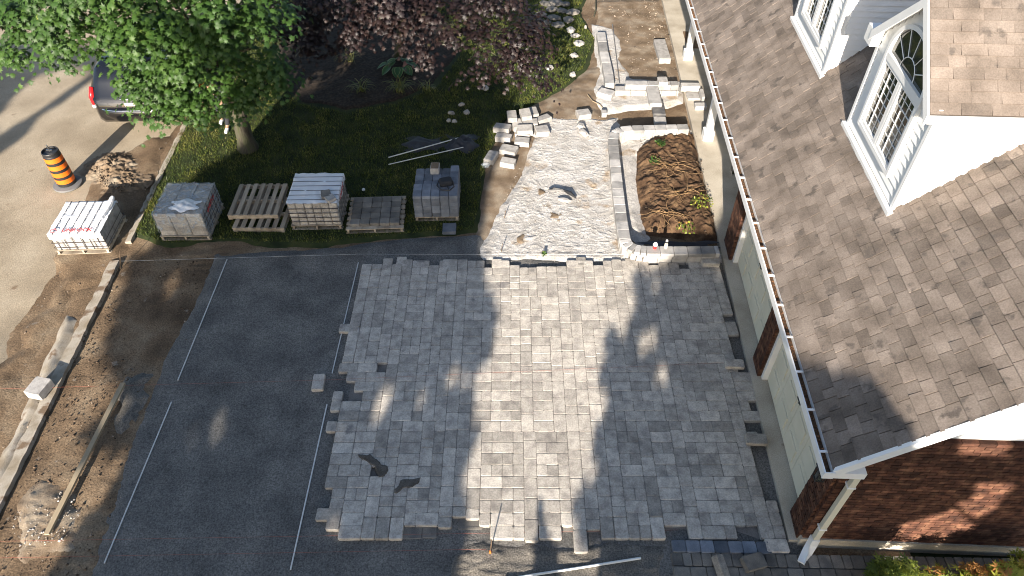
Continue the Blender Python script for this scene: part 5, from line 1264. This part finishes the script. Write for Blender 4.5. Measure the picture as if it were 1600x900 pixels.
# ================================================================== PERSON behind the maple branches
def skinned(name, verts, edges, radii, m, parent, root_i=0, sub=2):
    me = bpy.data.meshes.new(name); me.from_pydata(verts, edges, []); o = bpy.data.objects.new(name, me); col.objects.link(o)
    s = o.modifiers.new('s', 'SKIN'); 
    for i, r in enumerate(radii): me.skin_vertices[0].data[i].radius = (r if isinstance(r, tuple) else (r, r)); me.skin_vertices[0].data[i].use_root = (i == root_i)
    u = o.modifiers.new('u', 'SUBSURF'); u.levels = u.render_levels = sub
    dg = bpy.context.evaluated_depsgraph_get(); m2 = bpy.data.meshes.new_from_object(o.evaluated_get(dg)); bpy.data.objects.remove(o); m2.materials.clear(); m2.materials.append(m)
    m2.polygons.foreach_set('use_smooth', [True]*len(m2.polygons)); m2.name = name
    return link(name, m2, wl(parent) if parent else (0, 0, 0), parent)
def person():
    f = G(352, 206, .06); root = empty('person', f, label='stooping worker in dark clothes, white shoes and an orange cap beside the maple trunk', category='person')
    # local coordinates: bending toward the camera (-Y)
    V = [(0, .38, .88), (0, .30, 1.05), (0, .10, 1.25), (0, .0, 1.36), (0, -.10, 1.42), (0, -.17, 1.46),
         (.11, .36, .84), (.12, .22, .48), (.05, .12, .10), (-.11, .40, .84), (-.16, .34, .48), (-.20, .52, .12),
         (.19, .04, 1.30), (.27, -.10, 1.06), (.22, -.30, .90), (-.19, .04, 1.30), (-.28, -.10, 1.06), (-.20, -.30, .90), (.05, .0, .05), (-.20, .40, .05)]
    Eg = [(0, 1), (1, 2), (2, 3), (3, 4), (4, 5), (0, 6), (6, 7), (7, 8), (0, 9), (9, 10), (10, 11), (3, 12), (12, 13), (13, 14), (3, 15), (15, 16), (16, 17), (8, 18), (11, 19)]
    Rr = [(.14, .11), (.14, .11), (.16, .11), (.12, .09), .055, .055, .09, .062, .045, .09, .062, .045, .06, .045, .032, .06, .045, .032, .04, .04]
    skinned('body', V, Eg, Rr, M['skin'], root)
    k = [0, 1, 2, 3, 12, 13, 15, 16]; skinned('shirt', [V[i] for i in k], [(0, 1), (1, 2), (2, 3), (3, 4), (4, 5), (3, 6), (6, 7)], [(.155, .125), (.155, .125), (.175, .125), (.13, .10), .075, .062, .075, .062], M['cloth'], root)
    k = [0, 6, 7, 8, 9, 10, 11]; skinned('trousers', [V[i] for i in k], [(0, 1), (1, 2), (2, 3), (0, 4), (4, 5), (5, 6)], [(.155, .125), .105, .078, .062, .105, .078, .062], M['cloth'], root)
    for (x, y) in ((.05, .10), (-.20, .50)): skinned('shoe', [(x, y, .06), (x, y-.12, .045), (x, y-.22, .035)], [(0, 1), (1, 2)], [.055, .05, .04], M['white'], root)
    h = [(0, -.17, 1.47), (0, -.22, 1.53), (0, -.25, 1.60)]
    hd = skinned('head', [(0, -.14, 1.44), (0, -.20, 1.49), (0, -.24, 1.57)], [(0, 1), (1, 2)], [.06, (.078, .09), (.075, .085)], M['skin'], root)
    m_ = MB(); c = f+Vector((0, -.25, 1.60-.06)); 
    m_.lathe((c.x, c.y, c.z), [(.098, 0), (.10, .03), (.085, .08), (.05, .11), (.01, .12)], 20); m_.box(c+Vector((0, -.12, .01)), (.15, .12, .012)); obj('cap', m_, M['orange'], root)
    m_ = MB(); q = f+Vector((0, -.33, 1.52-.06)); m_.box(q, (.02, .03, .035)); m_.box(q+Vector((.033, .012, .03)), (.02, .01, .008)); m_.box(q+Vector((-.033, .012, .03)), (.02, .01, .008)); m_.box(q+Vector((0, .01, -.04)), (.045, .01, .008)); obj('face', m_, M['skin'], root)
    for s in (-1, 1):   # hands: palm, four curled fingers and a thumb
        b = Vector((s*.21, -.33, .86)); sx = -s
        P = [tuple(b), tuple(b+Vector((0, -.03, -.05)))]; Ed = [(0, 1)]; Rd = [(.030, .018), (.036, .016)]
        for j, (o_, l) in enumerate(((-.028, .9), (-.009, 1), (.010, .95), (.028, .75))):
            n0 = len(P); P += [tuple(b+Vector((o_, -.05, -.085))), tuple(b+Vector((o_, -.05+.0, -.085-.035*l))), tuple(b+Vector((o_, -.03, -.085-.06*l)))]; Ed += [(1, n0), (n0, n0+1), (n0+1, n0+2)]; Rd += [.0095, .009, .0075]
        n0 = len(P); P += [tuple(b+Vector((sx*.045, -.035, -.045))), tuple(b+Vector((sx*.055, -.05, -.085)))]; Ed += [(0, n0), (n0, n0+1)]; Rd += [.011, .009]
        skinned('hand', P, Ed, Rd, M['skin'], root, sub=1)
person()

# ================================================================== TREES OUTSIDE THE FRAME (they cast the photograph's shade)
KS = 1/math.tan(SUN_EL)*1.0
def shade_tree(name, poly, holes_, Yt, depth, n, label, size=.30, trunkx=None, zmin=None, fuzz=.12):
    """poly: outline of the shade on the ground; the crown that throws it stands at Yt"""
    xs = [p[0] for p in poly]; ys = [p[1] for p in poly]
    X = rng.uniform(min(xs)-.3, max(xs)+.3, n*3); Y = rng.uniform(min(ys)-.5, max(ys)+.5, n*3)
    d = sdf(poly, X, Y)+fbm(X*2.2, Y*1.1, 5, 5)*fuzz*1.1+fbm(X*6, Y*3, 15, 2)*fuzz*.6
    ok = d > rng.random(len(X))**2*.15
    for h in holes_: ok &= sdf(h, X, Y)+fbm(X*3, Y*1.5, 8, 3)*.14 < -.10
    X, Y = X[ok][:n], Y[ok][:n]; n = len(X)
    dy = rng.uniform(-depth, depth, n); k = math.hypot(1, AZ)/KS
    yy = Yt+dy; t = Y-yy; P = np.stack([X-AZ*t, yy, t*k], 1)
    ok = P[:, 2] > .3; P = P[ok]; n = len(P)
    Nn = rng.normal(size=(n, 3))+np.array([0, -.6, .5])
    tx = trunkx if trunkx is not None else float(P[:, 0].mean())
    root = empty(name, (tx, Yt, 0), label=label, category='tree', group='trees outside the frame')
    leaves('crown', P, Nn, size, MAPLE, M['leafC'], rng.random(n), root, kind='stuff')
    tm = MB(); zt_ = float(P[:, 2].max()); tm.tube([(tx, Yt, -.1), (tx, Yt, 1), (tx+.1, Yt, zt_*.6), (tx, Yt, zt_*.9)], [.28, .22, .13, .04], 10)
    for k2 in range(8): q = P[rng.integers(0, n)]; tm.tube([(tx, Yt, q[2]*.6), tuple(q)], [.07, .02], 6)
    obj('trunk', tm, M['bark'], root)
def gpx(L_): return [tuple(G(u, v, 0))[:2] for u, v in L_]
A_poly = gpx([(75, 905), (108, 872), (132, 825), (165, 775), (195, 722), (190, 700), (140, 700), (128, 680), (150, 655), (200, 650), (215, 625), (185, 590), (162, 560), (165, 530), (195, 505), (175, 475), (205, 450), (198, 420), (215, 395), (240, 385), (262, 350), (275, 310), (305, 276), (338, 252), (385, 225), (400, 205), (440, 168)])+[(-4.9, 18.5), (-4.3, 20), (-3.7, 22), (-3.5, 24.5), (-3.0, 26), (-2.4, 23.5), (-2.3, 21.5), (-1.6, 20.5)]+gpx([(740, 90), (800, 130), (788, 180), (765, 210), (756, 250), (752, 320), (748, 375), (762, 430), (776, 480), (768, 520), (745, 580), (738, 640), (732, 740), (735, 800), (722, 850), (712, 900)])
A_poly = A_poly+[(-.9, 1.5), (-6.5, 1.5)]
A_holes = [gpx(h) for h in ([(588, 640), (600, 610), (610, 590), (620, 590), (612, 620), (602, 645)], [(700, 575), (712, 558), (735, 560), (730, 590), (708, 598)], [(536, 650), (552, 636), (560, 650), (548, 672)], [(338, 650), (350, 645), (352, 680), (340, 685)], [(300, 668), (308, 660), (308, 690), (302, 695)], [(258, 440), (275, 430), (282, 445), (262, 465)], [(430, 168), (400, 186), (386, 206), (392, 218), (418, 196), (438, 178)], [(520, 800), (535, 790), (536, 815), (522, 825)], [(655, 600), (672, 590), (676, 620), (660, 628)])]
shade_tree('broadleaf_tree', A_poly, A_holes, -9, .45, 30000, 'broad leafy tree standing behind the camera to the left', trunkx=-5, fuzz=.2)
B_poly = [(1.2, 1.5)]+gpx([(940, 900), (932, 850), (928, 800), (915, 770), (940, 740), (948, 700), (945, 640), (955, 600), (972, 560), (965, 530), (985, 500), (1000, 470), (1012, 430), (1040, 408)])+[(3.4, 11.4), (4.0, 11.9), (4.6, 12.5), (5.2, 13.2), (5.7, 13.7), (6.15, 13.7), (6.5, 12.7), (7.4, 12.3), (8.2, 12.5), (9.2, 12.2), (11.5, 11.5), (11.5, 1.5)]
B_holes = [[(5.1, 4.2), (6.2, 4.5), (6.9, 6.6), (7.3, 8.4), (7.5, 10.0), (7.1, 10.0), (6.95, 8.8), (6.5, 7.6), (5.8, 6.4)], [(6.9, 11.6), (7.4, 11.4), (7.5, 12.9), (7.0, 12.8)], gpx([(1002, 512), (1020, 500), (1022, 530), (1006, 545)]), gpx([(1020, 570), (1034, 556), (1036, 590), (1018, 595)]), gpx([(1015, 430), (1035, 420), (1030, 440), (1016, 450)]), gpx([(1110, 420), (1135, 410), (1125, 430)]), gpx([(960, 470), (975, 460), (975, 500), (962, 505)])]
shade_tree('broadleaf_tree', B_poly, B_holes, -7, .8, 26000, 'leafy tree standing behind the camera to the right', trunkx=5.5, fuzz=.5)
C_poly = [(.15, 1.5), (.28, 3.6), (.36, 4.9), (.50, 5.75), (.64, 4.9), (.85, 3.6), (.95, 1.5)]
shade_tree('young_tree', C_poly, [], -4, .3, 2500, 'slim young tree standing behind the camera in the middle', size=.16, trunkx=-.3, fuzz=.05)
D_poly = gpx([(-160, 60), (110, 70), (215, 85), (150, 118), (110, 150), (70, 175), (40, 215), (0, 240), (-60, 260), (-160, 250)])
D_holes = [gpx([(60, 118), (120, 100), (150, 112), (60, 172), (0, 215), (-20, 200), (20, 160)])]
shade_tree('broadleaf_tree', D_poly, D_holes, -4, .6, 9000, 'roadside tree standing behind the camera at the far left', trunkx=-19)
